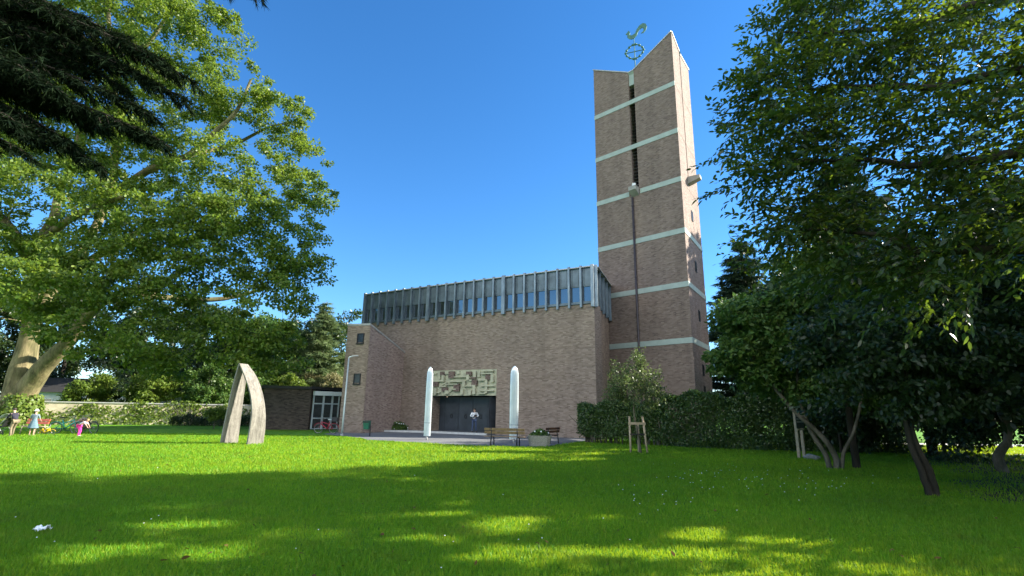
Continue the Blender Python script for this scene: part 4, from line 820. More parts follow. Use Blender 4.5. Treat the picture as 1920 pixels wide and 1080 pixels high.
# ================================================================== HEDGES
def hedge(name, label, line, width, hts, n, leaf, mat, seed, z0=.25, stems=0, cat='hedge', group=None):
    rng = np.random.default_rng(seed); line = np.array(line, float); t = thing(name, label, cat, (line[0][0], line[0][1], 0), 0, group)
    seg = np.linalg.norm(np.diff(line, axis=0), axis=1); cum = np.concatenate([[0], np.cumsum(seg)]); s_ = rng.random(n) * cum[-1]
    x = np.interp(s_, cum, line[:, 0]); y = np.interp(s_, cum, line[:, 1]); hh = np.interp(s_, cum, hts) + .14 * np.sin(s_ * 2.1 + seed) + .09 * np.sin(s_ * 5.3)
    i = np.clip(np.searchsorted(cum, s_) - 1, 0, len(seg) - 1); d = (line[i + 1] - line[i]) / seg[i][:, None]; nn = np.stack([-d[:, 1], d[:, 0]], 1)
    nn *= np.where(nn[:, 1:2] < 0, -1, 1)
    u = rng.random(n); face = rng.random(n); o = np.where(face < .55, rng.random(n) ** 2 * .35, rng.random(n)) * width; z = np.where(face < .55, z0 + (hh - z0) * rng.random(n), hh - rng.random(n) ** 2 * .4)
    o += .16 * np.sin(s_ * 3.1) * np.sin(z * 3.3 + s_) + rng.normal(size=n) * .05; z += rng.normal(size=n) * .06
    low = z < .9; keep = ~low | (rng.random(n) < .25 + .75 * np.maximum(0, z - z0) / (.9 - z0 + 1e-3)) | (stems == 0); P = np.stack([x + nn[:, 0] * o, y + nn[:, 1] * o, np.maximum(z, .04)], 1)[keep]
    out = np.where((face < .55)[:, None], np.concatenate([-nn, np.full((n, 1), .45)], 1), np.array([0, 0, 1.0]))[keep]
    N = nrm(out + rng.normal(size=P.shape) * .6); A = nrm(np.cross(N, rng.normal(size=P.shape)) + out * .4); leaf_obj('foliage', P, A, N, rng.uniform(.7, 1.3, len(P)) * leaf, rng.uniform(.45, .65, len(P)) * leaf, 'leaf', mat, t)
    mb = MB()
    for k in range(max(stems, int(cum[-1] * 2.5))):
        s1_ = rng.random() * cum[-1]; p = np.array([np.interp(s1_, cum, line[:, 0]), np.interp(s1_, cum, line[:, 1]), 0]); j = min(np.searchsorted(cum, s1_) - 1 if s1_ > 0 else 0, len(seg) - 1); j = max(j, 0)
        dd = (line[j + 1] - line[j]) / seg[j]; m2 = np.array([-dd[1], dd[0], 0]); m2 = m2 if m2[1] > 0 else -m2; p = p + m2 * width * rng.uniform(.2, .7)
        for b in range(3): mb.tube([p, p + [rng.normal() * .12, rng.normal() * .1, .6], p + [rng.normal() * .3, rng.normal() * .2, 1.5]], [.03, .022, .012], 5, cap=False)
    mb.build('stems', M['bark_grey'], t, True); return t
hedge('hedge', 'trimmed evergreen hedge with bare lower stems at the corner of the nave', [ground(1081, 831)[:2] + [.1, .2], ground(1245, 838)[:2]], 1.3, [2.05, 2.25], 34000, .11, M['leaf_hedge'], 3, .35, 40)
hedge('hedge', 'darker taller hedge running right behind the staked tree', [ground(1243, 838)[:2], ground(1400, 845)[:2], ground(1500, 848)[:2], (18.5, 24.6)], 1.6, [2.6, 2.55, 2.4, 2.6], 62000, .12, M['leaf_hedge'], 4, .05, 0)
hedge('low_hedge', 'low dark box hedge at the foot of the garden wall', [(-30.5, 47.5), (-26, 47.8), (-21.5, 48.6)], 1.0, [.75, .8, .9], 9000, .12, M['leaf_dark'], 5, .05, 0)
# young staked tree
yt = ground(1196, 850)
broadleaf('young_tree', 'young loose crowned tree tied between wooden stakes', tuple(yt[:2]), 4.6, [((0, 0, 2.7), (1.25, 1.1, .9)), ((-.55, 0, 3.2), (.6, .6, .9)), ((.5, 0, 3.1), (.65, .6, .8)), ((.1, 0, 3.9), (.35, .35, .6)), ((.9, 0, 2.4), (.55, .5, .5)), ((-.9, 0, 2.4), (.5, .5, .5))], 170, 34, .10, M['leaf_young'], M['bark_grey'], 601, trunk_r=.05, rad=(.14, .3), flat=1.5, shape='leaf', lean=(-.05, 0), shell=.25,
    stems=[([(.12, 0, -.1), (.05, 0, .7), (-.08, 0, 1.5), (-.1, 0, 2.4), (-.05, 0, 4.2)], [.06, .05, .042, .03, .01])])
st = thing('tree_stakes', 'frame of pale wooden stakes supporting the young tree', 'tree stakes', tuple(yt))
for x, tx in ((-.30, -.30), (.42, .26), (.1, .12)):
    y_ = .25 if x == .1 else 0
    MB().tube([(x, y_, -.1), (tx, y_, 1.52 if x != .1 else 1.2)], .045, 8).build('stake', M['wood'], st)
MB().box((0, -.05, 1.22), (.74, .03, .10)).build('crossbar', M['wood'], st)
MB().box((.0, -.04, .78), (.62, .02, .05)).build('strap', M['black'], st)
# ================================================================== STREET FURNITURE
def bench(label, loc, rz, L, wood, seatmat, group=None, iron=None):
    iron = iron or M['black']; t = thing('park_bench', label, 'bench', loc, rz, group)   # length on x, sitter faces +y
    for i, (y, z) in enumerate(((-.02, .79), (.02, .64))): MB().box((0, y - .19, z), (L, .035, .125), Matrix.Rotation(R(12), 3, 'X')).build('back_slat', wood, t, bevel=.008)
    for y in (.0, .13, .26): MB().box((0, y - .12, .45), (L, .115, .035)).build('seat_slat', seatmat, t, bevel=.008)
    for x in (-L * .32, L * .32):
        m = MB(); m.tube([(x, -.27, 0), (x, -.22, .42), (x, -.17, .60), (x, -.235, .86)], [.03, .028, .026, .022], 8); m.tube([(x, -.21, .42), (x, .22, .42), (x, .27, .0)], [.028, .028, .03], 8); m.build('leg', iron, t)
    return t
b1_ = ground(947, 836.5)
bench('wooden park bench with black iron legs seen from behind on the forecourt', tuple(b1_), R(-16), 2.05, M['bench_wood'], M['bench_wood'], 'benches before the church')
b2_ = ground(1045, 834.0) + np.array([-.35, .75, 0])
bench('dark red slatted bench end on behind the stone planter', tuple(b2_), R(62), 1.9, M['bench_red'], M['bench_red'], 'benches before the church')
bench('orange red bench between the seated boy and the white hatted child', tuple(ground(44, 816) + np.array([.0, .5, 0])), R(170), 1.5, plain('orange red slat', (.62, .10, .04), .5), M['wood'], iron=M['wood'])
pl_ = ground(1013, 838)
M['exposed'] = plain('pebbled concrete', (.26, .25, .21), .95, 0, .45, 30)
t = thing('planter', 'rough pebbled concrete planter at the pavement edge', 'planter', tuple(pl_ + [0, .45, 0]), R(-8))
mb = MB(); W1, W0_, dd, hh = .58, .48, .42, .52
o8 = lambda w, d, z: [(-w, -d * .7, z), (-w * .75, -d, z), (w * .75, -d, z), (w, -d * .7, z), (w, d * .7, z), (w * .75, d, z), (-w * .75, d, z), (-w, d * .7, z)]
V = o8(W0_, dd * .85, 0) + o8(W1, dd, hh) + o8(W1 - .08, dd - .08, hh) + o8(W1 - .1, dd - .1, hh - .1)
Fs = [tuple(reversed(range(8)))] + [(r_ * 8 + i, r_ * 8 + (i + 1) % 8, (r_ + 1) * 8 + (i + 1) % 8, (r_ + 1) * 8 + i) for r_ in range(3) for i in range(8)] + [tuple(range(24, 32))]
mb.poly(V, Fs).build('bowl', M['exposed'], t)
def plant_clump(name, label, loc, r, h, n, leaf, mat, seed, fl=0, cat='plant'):
    rng = np.random.default_rng(seed); t = thing(name, label, cat, tuple(loc)); v = nrm(rng.normal(size=(n, 3))) * rng.random((n, 1)) ** .4; v[:, 2] = np.abs(v[:, 2]); P = np.array(loc) + v * [r, r * .75, h]; N = v + rng.normal(size=v.shape) * .5
    leaf_obj('foliage', P, np.cross(N, rng.normal(size=v.shape)) + [0, 0, .3], N, rng.uniform(.7, 1.3, n) * leaf, rng.uniform(.4, .6, n) * leaf, 'leaf', mat, t)
    if fl:
        mb = MB()
        for i in range(fl): w = nrm(rng.normal(size=3)); w[2] = abs(w[2]); mb.ball(w * [r, r * .7, h * 1.08], .045, 6, 4)
        mb.build('blossoms', M['white_paint'], t)
    return t
plant_clump('planter_plant', 'leafy plant with white blossoms growing in the concrete planter', pl_ + [0, .45, .44], .5, .34, 900, .12, M['leaf_mid'], 8, 9)
plant_clump('wall_shrub', 'small flowering shrub against the nave wall by the stair block', J + FN[2] * .55 + FN[1] * .1 + [.15, -.1, 0], .85, .75, 1500, .16, M['leaf_mid'], 9, 14, 'shrub')
# lamp post
lp = ground(641, 817); t = thing('street_lamp', 'slim pale grey lamp post with a short flat head', 'street lamp', tuple(lp))
MB().tube([(0, 0, 0), (0, 0, 1.0), (0, 0, 4.95)], [.075, .06, .045], 10).build('post', plain('pale grey steel', (.42, .47, .46), .45, .3, .08), t)
MB().tube([(0, 0, 4.93), (.05, 0, 5.0), (.28, -.02, 5.05)], [.045, .04, .035], 8).build('arm', M['white_paint'], t)
mb = MB(); mb.poly([(.18, -.08, 5.03), (.62, -.07, 5.06), (.62, .05, 5.06), (.18, .05, 5.03), (.2, -.07, 5.10), (.6, -.06, 5.12), (.6, .04, 5.12), (.2, .04, 5.10)], [(3, 2, 1, 0), (4, 5, 6, 7), (0, 1, 5, 4), (1, 2, 6, 5), (2, 3, 7, 6), (3, 0, 4, 7)]); mb.build('lamp_head', M['coping'], t)
MB().tube([(0, 0, -.05), (0, 0, .12)], .10, 10).build('base_sleeve', M['coping'], t)
# litter bin
bn = ground(686, 818); t = thing('litter_bin', 'green litter bin on a black post by the stair block', 'litter bin', tuple(bn), R(-8)); M['green_bin'] = plain('green enamel', (.012, .11, .065), .4, 0, .2)
mb = MB(); r0_, r1_ = .15, .21
V = [(x * r, y * r * .8, z) for r, z in ((r0_, .42), (r1_, .95)) for x, y in ((-1, -1), (1, -1), (1, 1), (-1, 1))]; mb.poly(V, [(3, 2, 1, 0), (0, 1, 5, 4), (1, 2, 6, 5), (2, 3, 7, 6), (3, 0, 4, 7), (4, 5, 6, 7)]); mb.build('bin_body', M['green_bin'], t)
mb = MB(); mb.box((0, -.185, .88), (.40, .02, .10)); mb.build('rim', M['black'], t); mb = MB(); mb.tube([(.17, .2, -.05), (.17, .2, .98)], .03, 8); mb.build('post', M['black'], t)
# two white steles
def stele_mat():
    q = NM('white glazed stele'); q.set(.22, .25, .7); co = q.coord(); n = q.noise(2.5, 5, .6, q.mapping(co, (1, 1, .5)))
    q.base(q.ramp(n.outputs[0], [(.3, (.46, .54, .59)), (.6, (.62, .68, .70)), (.8, (.55, .62, .62))]).outputs[0]); q.bump(n.outputs[0], .25, .05); n4 = q.noise(1.0, 5, .65, q.mapping(co, (9, 9, .5))); c0 = q.b.inputs['Base Color'].links[0].from_socket; q.base(q.mix(.6, c0, q.ramp(n4.outputs[0], [(.36, (.72, .74, .74)), (.55, (1, 1, 1)), (.75, (1.06, 1.05, 1.0))]).outputs[0], 'MULTIPLY')); return q.m
M['stele'] = stele_mat()
def stele(label, loc, H, w, rz, lean, group):
    t = thing('stele', label, 'sculpture', tuple(loc), rz, group); mb = MB(); rows = []; z0_ = .22
    for z, k in [(z0_, .99), (.9, 1.0), (1.0, 1.0), (H * .5, 1.0), (H * .75, .98), (H - .42, .92), (H - .25, .78), (H - .12, .56), (H - .04, .30), (H, .05)]:
        rows.append([(math.copysign(abs(math.cos(a_)) ** .6, math.cos(a_)) * w * k + lean * z, math.copysign(abs(math.sin(a_)) ** .7, math.sin(a_)) * .09 * k, z) for a_ in np.linspace(0, 2 * math.pi, 20, endpoint=False)])
    V = [p for r_ in rows for p in r_]; mb.poly(V, [(i * 20 + j, i * 20 + (j + 1) % 20, (i + 1) * 20 + (j + 1) % 20, (i + 1) * 20 + j) for i in range(len(rows) - 1) for j in range(20)], True); mb.poly(rows[0], [tuple(reversed(range(20)))]); mb.build('blade', M['stele'], t)
    MB().tube([(0, 0, -.05), (0, 0, .26)], .06, 8).build('foot', M['coping'], t)
    m = MB(); k0 = len(m.v); m.tube([(math.copysign(abs(math.cos(a_)) ** .6, math.cos(a_)) * (w + .003), math.copysign(abs(math.sin(a_)) ** .7, math.sin(a_)) * .092, .95) for a_ in np.linspace(0, 2 * math.pi, 20, endpoint=False)], .009, 5, closed=True); m.build('joint_ring', M['black'], t)
sg_ = 'white steles flanking the church door'
stele('tall white rounded stele standing left of the church door', ground(800, 825), 4.15, .195, R(10), .0, sg_); stele('tall white rounded stele standing behind the park bench', ground(963, 831), 4.12, .245, R(10), .0, sg_)
# pointed arch sculpture
M['arch'] = NM('weathered pale timber stone'); q = M['arch']; q.set(.85, 0, .25); co = q.coord(); n = q.noise(5, 7, .7, q.mapping(co, (1.6, 1.6, .22)), .4); n2 = q.noise(14, 5, .7, co)
c = q.ramp(n.outputs[0], [(.3, (.095, .086, .074)), (.5, (.20, .185, .16)), (.72, (.30, .28, .245))]).outputs[0]; c = q.mix(.5, c, q.ramp(n2.outputs[0], [(.3, (.6, .6, .6)), (.6, (1.1, 1.1, 1.1))]).outputs[0], 'MULTIPLY'); q.base(c); q.bump(n.outputs[0], .5, .03); M['arch'] = q.m
ab = ground(452, 833); arch = thing('arch_sculpture', 'pointed arch sculpture of two pale leaning curved planks on the lawn', 'sculpture', tuple(ab))
def plank(near, far, yn, yf, th):
    def cur(pts, Y): return np.array([at(px, py, Y) for px, py in pts])
    def dense(c, n=15):
        tt = np.linspace(0, 1, len(c)); s_ = np.linspace(0, 1, n); out = []
        for v in s_:
            i = min(int(v * (len(c) - 1)), len(c) - 2); f = v * (len(c) - 1) - i; p0, p1, p2, p3 = c[max(i - 1, 0)], c[i], c[i + 1], c[min(i + 2, len(c) - 1)]
            out.append(.5 * ((2 * p1) + (-p0 + p2) * f + (2 * p0 - 5 * p1 + 4 * p2 - p3) * f * f + (-p0 + 3 * p1 - 3 * p2 + p3) * f ** 3))
        return np.array(out)
    a = dense(cur(near, yn)); b = dense(cur(far, yf)); a[0, 2] = b[0, 2] = -.05; tv = np.array([-.62, .70, 0]) * th; mb = MB(); n = len(a)
    V = list(a) + list(b) + list(b + tv) + list(a + tv); Fs = []
    for i in range(n - 1):
        for k in range(4): k2 = (k + 1) % 4; Fs.append((k * n + i, k2 * n + i, k2 * n + i + 1, k * n + i + 1))
    Fs += [(3 * n, 2 * n, n, 0), (n - 1, 2 * n - 1, 3 * n - 1, 4 * n - 1)]; mb.poly(V, Fs); return mb.build('curved_plank', M['arch'], arch, True, bevel=.012)
plank([(463.5, 834), (471, 790), (472.5, 760), (469, 735), (461, 710), (449, 681)], [(493.5, 834), (498, 800), (498, 770), (493, 738), (482, 707), (465, 683)], 24.15, 24.75, .2)
plank([(413.5, 833), (420, 800), (428, 764), (437, 724), (444, 698), (449, 681)], [(446, 833), (450, 800), (455, 760), (460, 724), (463, 703), (465, 684)], 24.5, 25.1, .2)
# notice board
p1, p2 = ground(1499, 860), ground(1519, 857); t = thing('notice_board', 'weathered wooden notice board on two posts before the hedge', 'notice board', tuple(p1)); dv = p2 - p1; dv[2] = 0
dv = nrm(dv) * .62; fr, _ = frame(p1, p1 + dv)
for s_ in (0, .62): m = MB(); m.fbox(fr, s_ - .05, s_ + .05, -.05, .05, -.1, 1.95); m.build('post', M['wood'], t, True)
m = MB(); m.fbox(fr, -.12, .74, .052, .08, 1.15, 1.95); bd = m.build('board', plain('dark notice panel', (.05, .055, .04), .8), t, True)
m = MB()
rng = np.random.default_rng(3)
for r_ in range(5):
    s_ = -.08
    while s_ < .66: w_ = rng.uniform(.03, .08); m.fbox(fr, s_, s_ + w_, .081, .085, 1.82 - r_ * .11, 1.88 - r_ * .11); s_ += w_ + .03
m.build('lettering', M['kerb'], bd, True)
m = MB(); m.fbox(fr, -.05, .67, .052, .09, 1.08, 1.14); m.build('ledge', M['wood'], t, True); m = MB(); m.fbox(fr, -.2, .82, -.1, .14, 1.96, 2.0); m.build('board_roof', M['wood'], t, True)
def rock(label, loc, r, mat, seed, group=None):
    rng = np.random.default_rng(seed); bm = bmesh.new(); bmesh.ops.create_icosphere(bm, subdivisions=3, radius=1)
    for v in bm.verts: n_ = Vector(v.co); k = 1 + .18 * math.sin(3 * n_.x + seed) * math.cos(2.3 * n_.y + seed * 2) + .10 * math.sin(6 * n_.z + 4 * n_.x + seed); v.co = Vector((n_.x * r[0] * k, n_.y * r[1] * k, n_.z * r[2] * k))
    me = bpy.data.meshes.new('stone'); bm.to_mesh(me); bm.free(); me.materials.append(mat); o = bpy.data.objects.new('stone', me); C.objects.link(o); o.location = loc; return tag(o, label, 'stone', group)
M['stone'] = plain('sandy stone', (.40, .33, .23), .9, 0, .35, 3); M['stone_red'] = plain('terracotta stone', (.42, .22, .12), .9, 0, .3, 3)
rock('upright pointed sandy stone behind the white hatted child', tuple(ground(85, 806) + [0, 3, .25]), (.40, .3, .55), M['stone'], 1); rock('terracotta coloured stone left of the teal bicycle', tuple(ground(100, 806) + [0, 2.2, .35]), (.55, .35, .32), M['stone_red'], 2); rock('low grey stone lying at the foot of the notice board', tuple(ground(1523, 862) + [0, 0, .06]), (.32, .2, .14), M['exposed'], 3)
# crumpled paper on the lawn
pb = ground(78, 998); bm = bmesh.new(); bmesh.ops.create_grid(bm, x_segments=9, y_segments=7, size=.075); rng = np.random.default_rng(12)
for v in bm.verts: v.co.z = .035 + .05 * abs(math.sin(v.co.x * 30) * math.cos(v.co.y * 26)) + rng.normal() * .012; v.co.x *= .9
me = bpy.data.meshes.new('paper_scrap'); bm.to_mesh(me); bm.free(); me.materials.append(plain('white tissue paper', (.8, .84, .85), .8, 0, .05)); o = bpy.data.objects.new('paper_scrap', me); C.objects.link(o); o.location = tuple(pb); md = o.modifiers.new('thick', 'SOLIDIFY'); md.thickness = .004; tag(o, 'crumpled white paper tissue lying on the shaded lawn', 'paper')
# pale road beyond the right trees
tag(sheet('road', [(17.5, 36), (70, 36), (70, 21.2), (22, 24.2)], .006, M['kerb']), 'pale sunlit road beyond the trees on the right', kind='structure')
# ================================================================== PEOPLE
M['skin'] = plain('skin', (.50, .30, .21), .55, 0, .08, 20); M['hair_dark'] = plain('dark hair', (.03, .02, .015), .6, 0, .4, 40); M['hair_fair'] = plain('fair hair', (.42, .27, .11), .6, 0, .3, 40)
M['eye'] = plain('dark eye', (.02, .015, .012), .3)
def cloth(name, col, var=.18): return plain(name, col, .85, 0, var, 14, .2)
def skin_obj(name, nodes, edges, mat, parent, root, sub=1):
    ks = list(nodes); ix = {k: i for i, k in enumerate(ks)}
    me = bpy.data.meshes.new(name); me.from_pydata([tuple(map(float, nodes[k][0])) for k in ks], [(ix[a], ix[b]) for a, b in edges], [])
    o = bpy.data.objects.new(name, me); C.objects.link(o)
    m = o.modifiers.new('skin', 'SKIN'); m.use_smooth_shade = True; m.branch_smoothing = .4
    if not me.skin_vertices: me.skin_vertices.new()
    for k, v in zip(ks, me.skin_vertices[0].data):
        r = nodes[k][1]; v.radius = (r, r) if not hasattr(r, '__len__') else r; v.use_root = (k == root)
    sb = o.modifiers.new('sub', 'SUBSURF'); sb.levels = sub; sb.render_levels = sub
    me.materials.append(mat)
    if parent is not None: o.parent = parent
    return o
def person(label, loc, rz, H, J, top, bottom, hair, shoe, hat=None, dress=None, sleeve='long', shorts=False):
    """J: joint positions for a 1.75 m body facing +y; missing joints take the standing default."""
    k = H / 1.75; t = thing('person', label, 'person', tuple(loc), rz)
    D = dict(pelvis=(0, 0, .94), waist=(0, .0, 1.10), chest=(0, 0, 1.30), neck=(0, .0, 1.46), chin=(0, .02, 1.54), head=(0, .02, 1.63), crown=(0, .01, 1.715),
             shL=(-.17, 0, 1.40), elL=(-.24, -.02, 1.12), wrL=(-.25, .08, .88), shR=(.17, 0, 1.40), elR=(.24, -.02, 1.12), wrR=(.25, .08, .88),
             hpL=(-.09, 0, .90), knL=(-.10, .02, .49), anL=(-.11, -.02, .08), toL=(-.12, .15, .035), hpR=(.09, 0, .90), knR=(.10, .02, .49), anR=(.11, -.02, .08), toR=(.12, .15, .035))
    D.update(J); P = {a: np.array(b, float) * k for a, b in D.items()}
    rad = dict(pelvis=(.125, .10), waist=(.115, .085), chest=(.135, .10), neck=.052, chin=(.062, .07), head=(.075, .092), crown=(.05, .06), sh=.06, el=.042, wr=.028, hp=.085, kn=.055, an=.038, to=.032)
    rr = lambda a: tuple(x * k for x in rad[a]) if a in rad and hasattr(rad.get(a), '__len__') else rad.get(a, rad.get(a[:2], .05)) * k
    N = {a: (P[a], rr(a)) for a in P}
    E = [('pelvis', 'waist'), ('waist', 'chest'), ('chest', 'neck'), ('neck', 'chin'), ('chin', 'head'), ('head', 'crown')]
    for s_ in 'LR': E += [('chest', 'sh' + s_), ('sh' + s_, 'el' + s_), ('el' + s_, 'wr' + s_), ('pelvis', 'hp' + s_), ('hp' + s_, 'kn' + s_), ('kn' + s_, 'an' + s_), ('an' + s_, 'to' + s_)]
    fw = nrm(np.cross(P['shR'] - P['shL'], P['crown'] - P['neck'])); fw = -fw if fw @ (P['head'] - P['neck'] + np.array([0, .3, 0]) * k) < 0 else fw
    rt_ = nrm(P['shR'] - P['shL']); upv = np.cross(rt_, fw)
    for s_, sg in (('L', -1), ('R', 1)):   # hands: palm, four unequal fingers, thumb from the side of the palm
        w = P['wr' + s_]; d = nrm(w - P['el' + s_]); lat = nrm(np.cross(d, fw) if abs(d @ fw) < .9 else np.cross(d, upv)); cu = np.cross(d, lat); cu = cu if cu @ fw > 0 else -cu
        pal = w + d * .06 * k; N['pa' + s_] = (pal, (.038 * k, .018 * k)); E.append(('wr' + s_, 'pa' + s_))
        for i, (off, ln) in enumerate(((-.030, .060), (-.010, .072), (.010, .068), (.030, .052))):
            a = pal + d * .035 * k + lat * off * k; b = a + (d * .8 + cu * .45) * ln * .55 * k; c = b + (d * .35 + cu * .9) * ln * .5 * k
            for nm, p, r in (('a', a, .0095), ('b', b, .0085), ('c', c, .007)): N[f'f{s_}{i}{nm}'] = (p, r * k)
            E += [('pa' + s_, f'f{s_}{i}a'), (f'f{s_}{i}a', f'f{s_}{i}b'), (f'f{s_}{i}b', f'f{s_}{i}c')]
        a = w + d * .03 * k - lat * .036 * k * sg; b = a + (d * .6 - lat * sg * .5 + cu * .4) * .045 * k; N['t' + s_ + 'a'] = (a, .012 * k); N['t' + s_ + 'b'] = (b, .009 * k); E += [('pa' + s_, 't' + s_ + 'a'), ('t' + s_ + 'a', 't' + s_ + 'b')]
    N['nose'] = (P['head'] + fw * .105 * k - upv * .02 * k, .014 * k); E.append(('head', 'nose'))
    for s_, sg in (('L', -1), ('R', 1)): N['ear' + s_] = (P['head'] + rt_ * sg * .088 * k, .014 * k); E.append(('head', 'ear' + s_))
    body = skin_obj('body', N, E, M['skin'], t, 'pelvis')
    g_ = 1.17
    def garment(name, ks, es, mat, root, grow=g_):
        return skin_obj(name, {a: (N[a][0], tuple(x * grow for x in N[a][1]) if hasattr(N[a][1], '__len__') else N[a][1] * grow) for a in ks}, es, mat, t, root)
    ks = ['pelvis', 'waist', 'chest', 'shL', 'elL', 'shR', 'elR']; es = [('pelvis', 'waist'), ('waist', 'chest'), ('chest', 'shL'), ('chest', 'shR'), ('shL', 'elL'), ('shR', 'elR')]
    if sleeve == 'long': ks += ['wrL', 'wrR']; es += [('elL', 'wrL'), ('elR', 'wrR')]
    N['collar'] = (P['chest'] * .35 + P['neck'] * .65, .078 * k); ks.append('collar'); es.append(('chest', 'collar'))
    garment('shirt', ks, es, top, 'pelvis', 1.32)
    if bottom is not None:
        ks = ['pelvis', 'hpL', 'knL', 'hpR', 'knR']; es = [('pelvis', 'hpL'), ('pelvis', 'hpR'), ('hpL', 'knL'), ('hpR', 'knR')]
        if not shorts: ks += ['anL', 'anR']; es += [('knL', 'anL'), ('knR', 'anR')]
        garment('trousers', ks, es, bottom, 'pelvis', 1.27)
    if dress is not None:
        mb = MB(); rows = []
        for f in np.linspace(0, 1, 6):
            c_ = P['waist'] * (1 - f) + np.array([P['pelvis'][0], P['pelvis'][1], .52 * k]) * f; r = (.13 + .17 * f) * k
            rows += [c_ + np.array([math.cos(a) * r * (1 + .06 * f * math.sin(7 * a)), math.sin(a) * r * .85 * (1 + .06 * f * math.sin(7 * a)), 0]) for a in np.linspace(0, 2 * math.pi, 24, endpoint=False)]
        mb.poly(rows, [(i * 24 + j, i * 24 + (j + 1) % 24, (i + 1) * 24 + (j + 1) % 24, (i + 1) * 24 + j) for i in range(5) for j in range(24)], True); mb.build('skirt', dress, t)
    q_ = Matrix((Vector(rt_), Vector(fw), Vector(upv))).transposed()
    m = MB(); m.ball(P['head'] + upv * .035 * k - fw * .022 * k, (.092 * k, .10 * k, .085 * k), 12, 8, q_); m.build('hair', hair, t)
    for sg in (-1, 1): MB().ball(P['head'] + fw * .083 * k + rt_ * sg * .032 * k + upv * .008 * k, .012 * k, 8, 6).build('eye', M['eye'], t)
    MB().ball(P['chin'] + fw * .068 * k + upv * .012 * k, (.026 * k, .01 * k, .008 * k), 8, 5, q_).build('mouth', M['stone_red'], t)
    for s_ in 'LR':
        dd_ = nrm((P['to' + s_] - P['an' + s_]) * [1, 1, 0]); c_ = (P['an' + s_] + P['to' + s_]) / 2 * [1, 1, 0] + [0, 0, min(P['an' + s_][2], .05 * k)]; rz_ = Matrix((Vector(np.cross(dd_, [0, 0, 1.0])), Vector(dd_), Vector((0, 0, 1)))).transposed()
        MB().ball(c_, (.05 * k, .14 * k, .05 * k), 10, 6, rz_).build('shoe', shoe, t)
    if hat is not None:
        m = MB(); m.ball(P['head'] + upv * .06 * k, (.105 * k, .11 * k, .085 * k), 14, 8, q_); c_ = P['head'] + upv * .045 * k
        ring_ = [[c_ + q0 for q0 in [rt_ * math.cos(a) * r * k + fw * math.sin(a) * r * k - upv * dz * k for a in np.linspace(0, 2 * math.pi, 20, endpoint=False)]] for r, dz in ((.10, 0), (.165, .035))]
        m.poly(ring_[0] + ring_[1], [(j, (j + 1) % 20, 20 + (j + 1) % 20, 20 + j) for j in range(20)], True); m.build('sun_hat', hat, t)
    return t
pd = FN[0] + FN[1] * 12.35 + FN[2] * .55 + [0, 0, .13]
man = person('person in white shirt and blue jeans standing before the open church door', pd, R(200), 1.74, dict(shL=(-.18, 0, 1.41), elL=(-.31, .03, 1.17), wrL=(-.10, .20, 1.16), shR=(.18, 0, 1.41), elR=(.31, .03, 1.17), wrR=(.10, .20, 1.16), knL=(-.14, .02, .49), anL=(-.17, -.02, .08), toL=(-.19, .15, .035), knR=(.12, .04, .49), anR=(.15, .0, .08), toR=(.17, .17, .035)),
    cloth('white shirt', (.70, .72, .74)), cloth('blue jeans', (.06, .085, .15)), M['hair_dark'], cloth('dark shoe', (.03, .03, .035)))
m = MB(); m.tube([(-.12, .12, 1.42), (.0, .16, 1.22), (.14, .13, 1.02)], .018, 6); m.build('bag_strap', M['black'], man)
cm = thing('camera_bag', 'small dark bag held against the chest of the person at the church door', 'bag', tuple(pd)); cm.rotation_euler = (0, 0, R(200)); MB().box((0, .24, 1.18), (.17, .09, .13)).build('bag_body', M['black'], cm, bevel=.015); MB().tube([(-.06, .24, 1.245), (0, .24, 1.29), (.06, .24, 1.245)], .008, 6).build('handle', M['black'], cm)
k0 = ground(21, 818)
person('boy with dark hair and black top leaning forward over a stroller', k0, R(70), 1.52, dict(pelvis=(0, -.08, .92), waist=(0, .02, 1.07), chest=(0, .12, 1.24), neck=(0, .20, 1.38), chin=(0, .25, 1.45), head=(0, .27, 1.54), crown=(0, .28, 1.625), shL=(-.17, .17, 1.33), shR=(.17, .17, 1.33), elL=(-.22, .34, 1.12), wrL=(-.14, .52, 1.02), elR=(.22, .34, 1.12), wrR=(.14, .52, 1.02), hpL=(-.09, -.06, .89), hpR=(.09, -.06, .89), anL=(-.11, -.12, .08), toL=(-.12, .05, .035), anR=(.12, .16, .08), toR=(.12, .33, .035), knR=(.10, .12, .49)),
    cloth('black top', (.035, .033, .05)), cloth('beige trousers', (.21, .17, .11)), M['hair_dark'], cloth('sandy shoe', (.35, .28, .18)))
k1 = ground(58, 817.5)
person('child in white sun hat and grey blue dress standing by the red bench', k1, R(15), 1.38, dict(elL=(-.26, .06, 1.14), wrL=(-.30, .20, .98), elR=(.26, .06, 1.14), wrR=(.27, .20, 1.0)), cloth('grey blue dress', (.17, .22, .26)), None, M['hair_fair'], cloth('grey sandal', (.2, .18, .17)), hat=cloth('white hat', (.80, .81, .84)), dress=cloth('blue skirt', (.12, .19, .23)), sleeve='short')
k2 = ground(147, 818.5)
person('small fair child in pink trousers and white top bending over the dark bicycle', k2, R(-75), 1.12, dict(pelvis=(0, -.10, .90), waist=(0, .03, 1.03), chest=(0, .20, 1.14), neck=(0, .33, 1.22), chin=(0, .40, 1.25), head=(0, .45, 1.32), crown=(0, .49, 1.39), shL=(-.17, .28, 1.19), shR=(.17, .28, 1.19), elL=(-.22, .45, .98), wrL=(-.18, .58, .78), elR=(.22, .45, .98), wrR=(.18, .58, .78), hpL=(-.09, -.08, .87), hpR=(.09, -.08, .87), knL=(-.12, .03, .48), knR=(.12, .03, .48)),
    cloth('white pink top', (.75, .55, .58)), cloth('pink trousers', (.85, .06, .33)), M['hair_fair'], cloth('pale shoe', (.6, .5, .5)), sleeve='short')
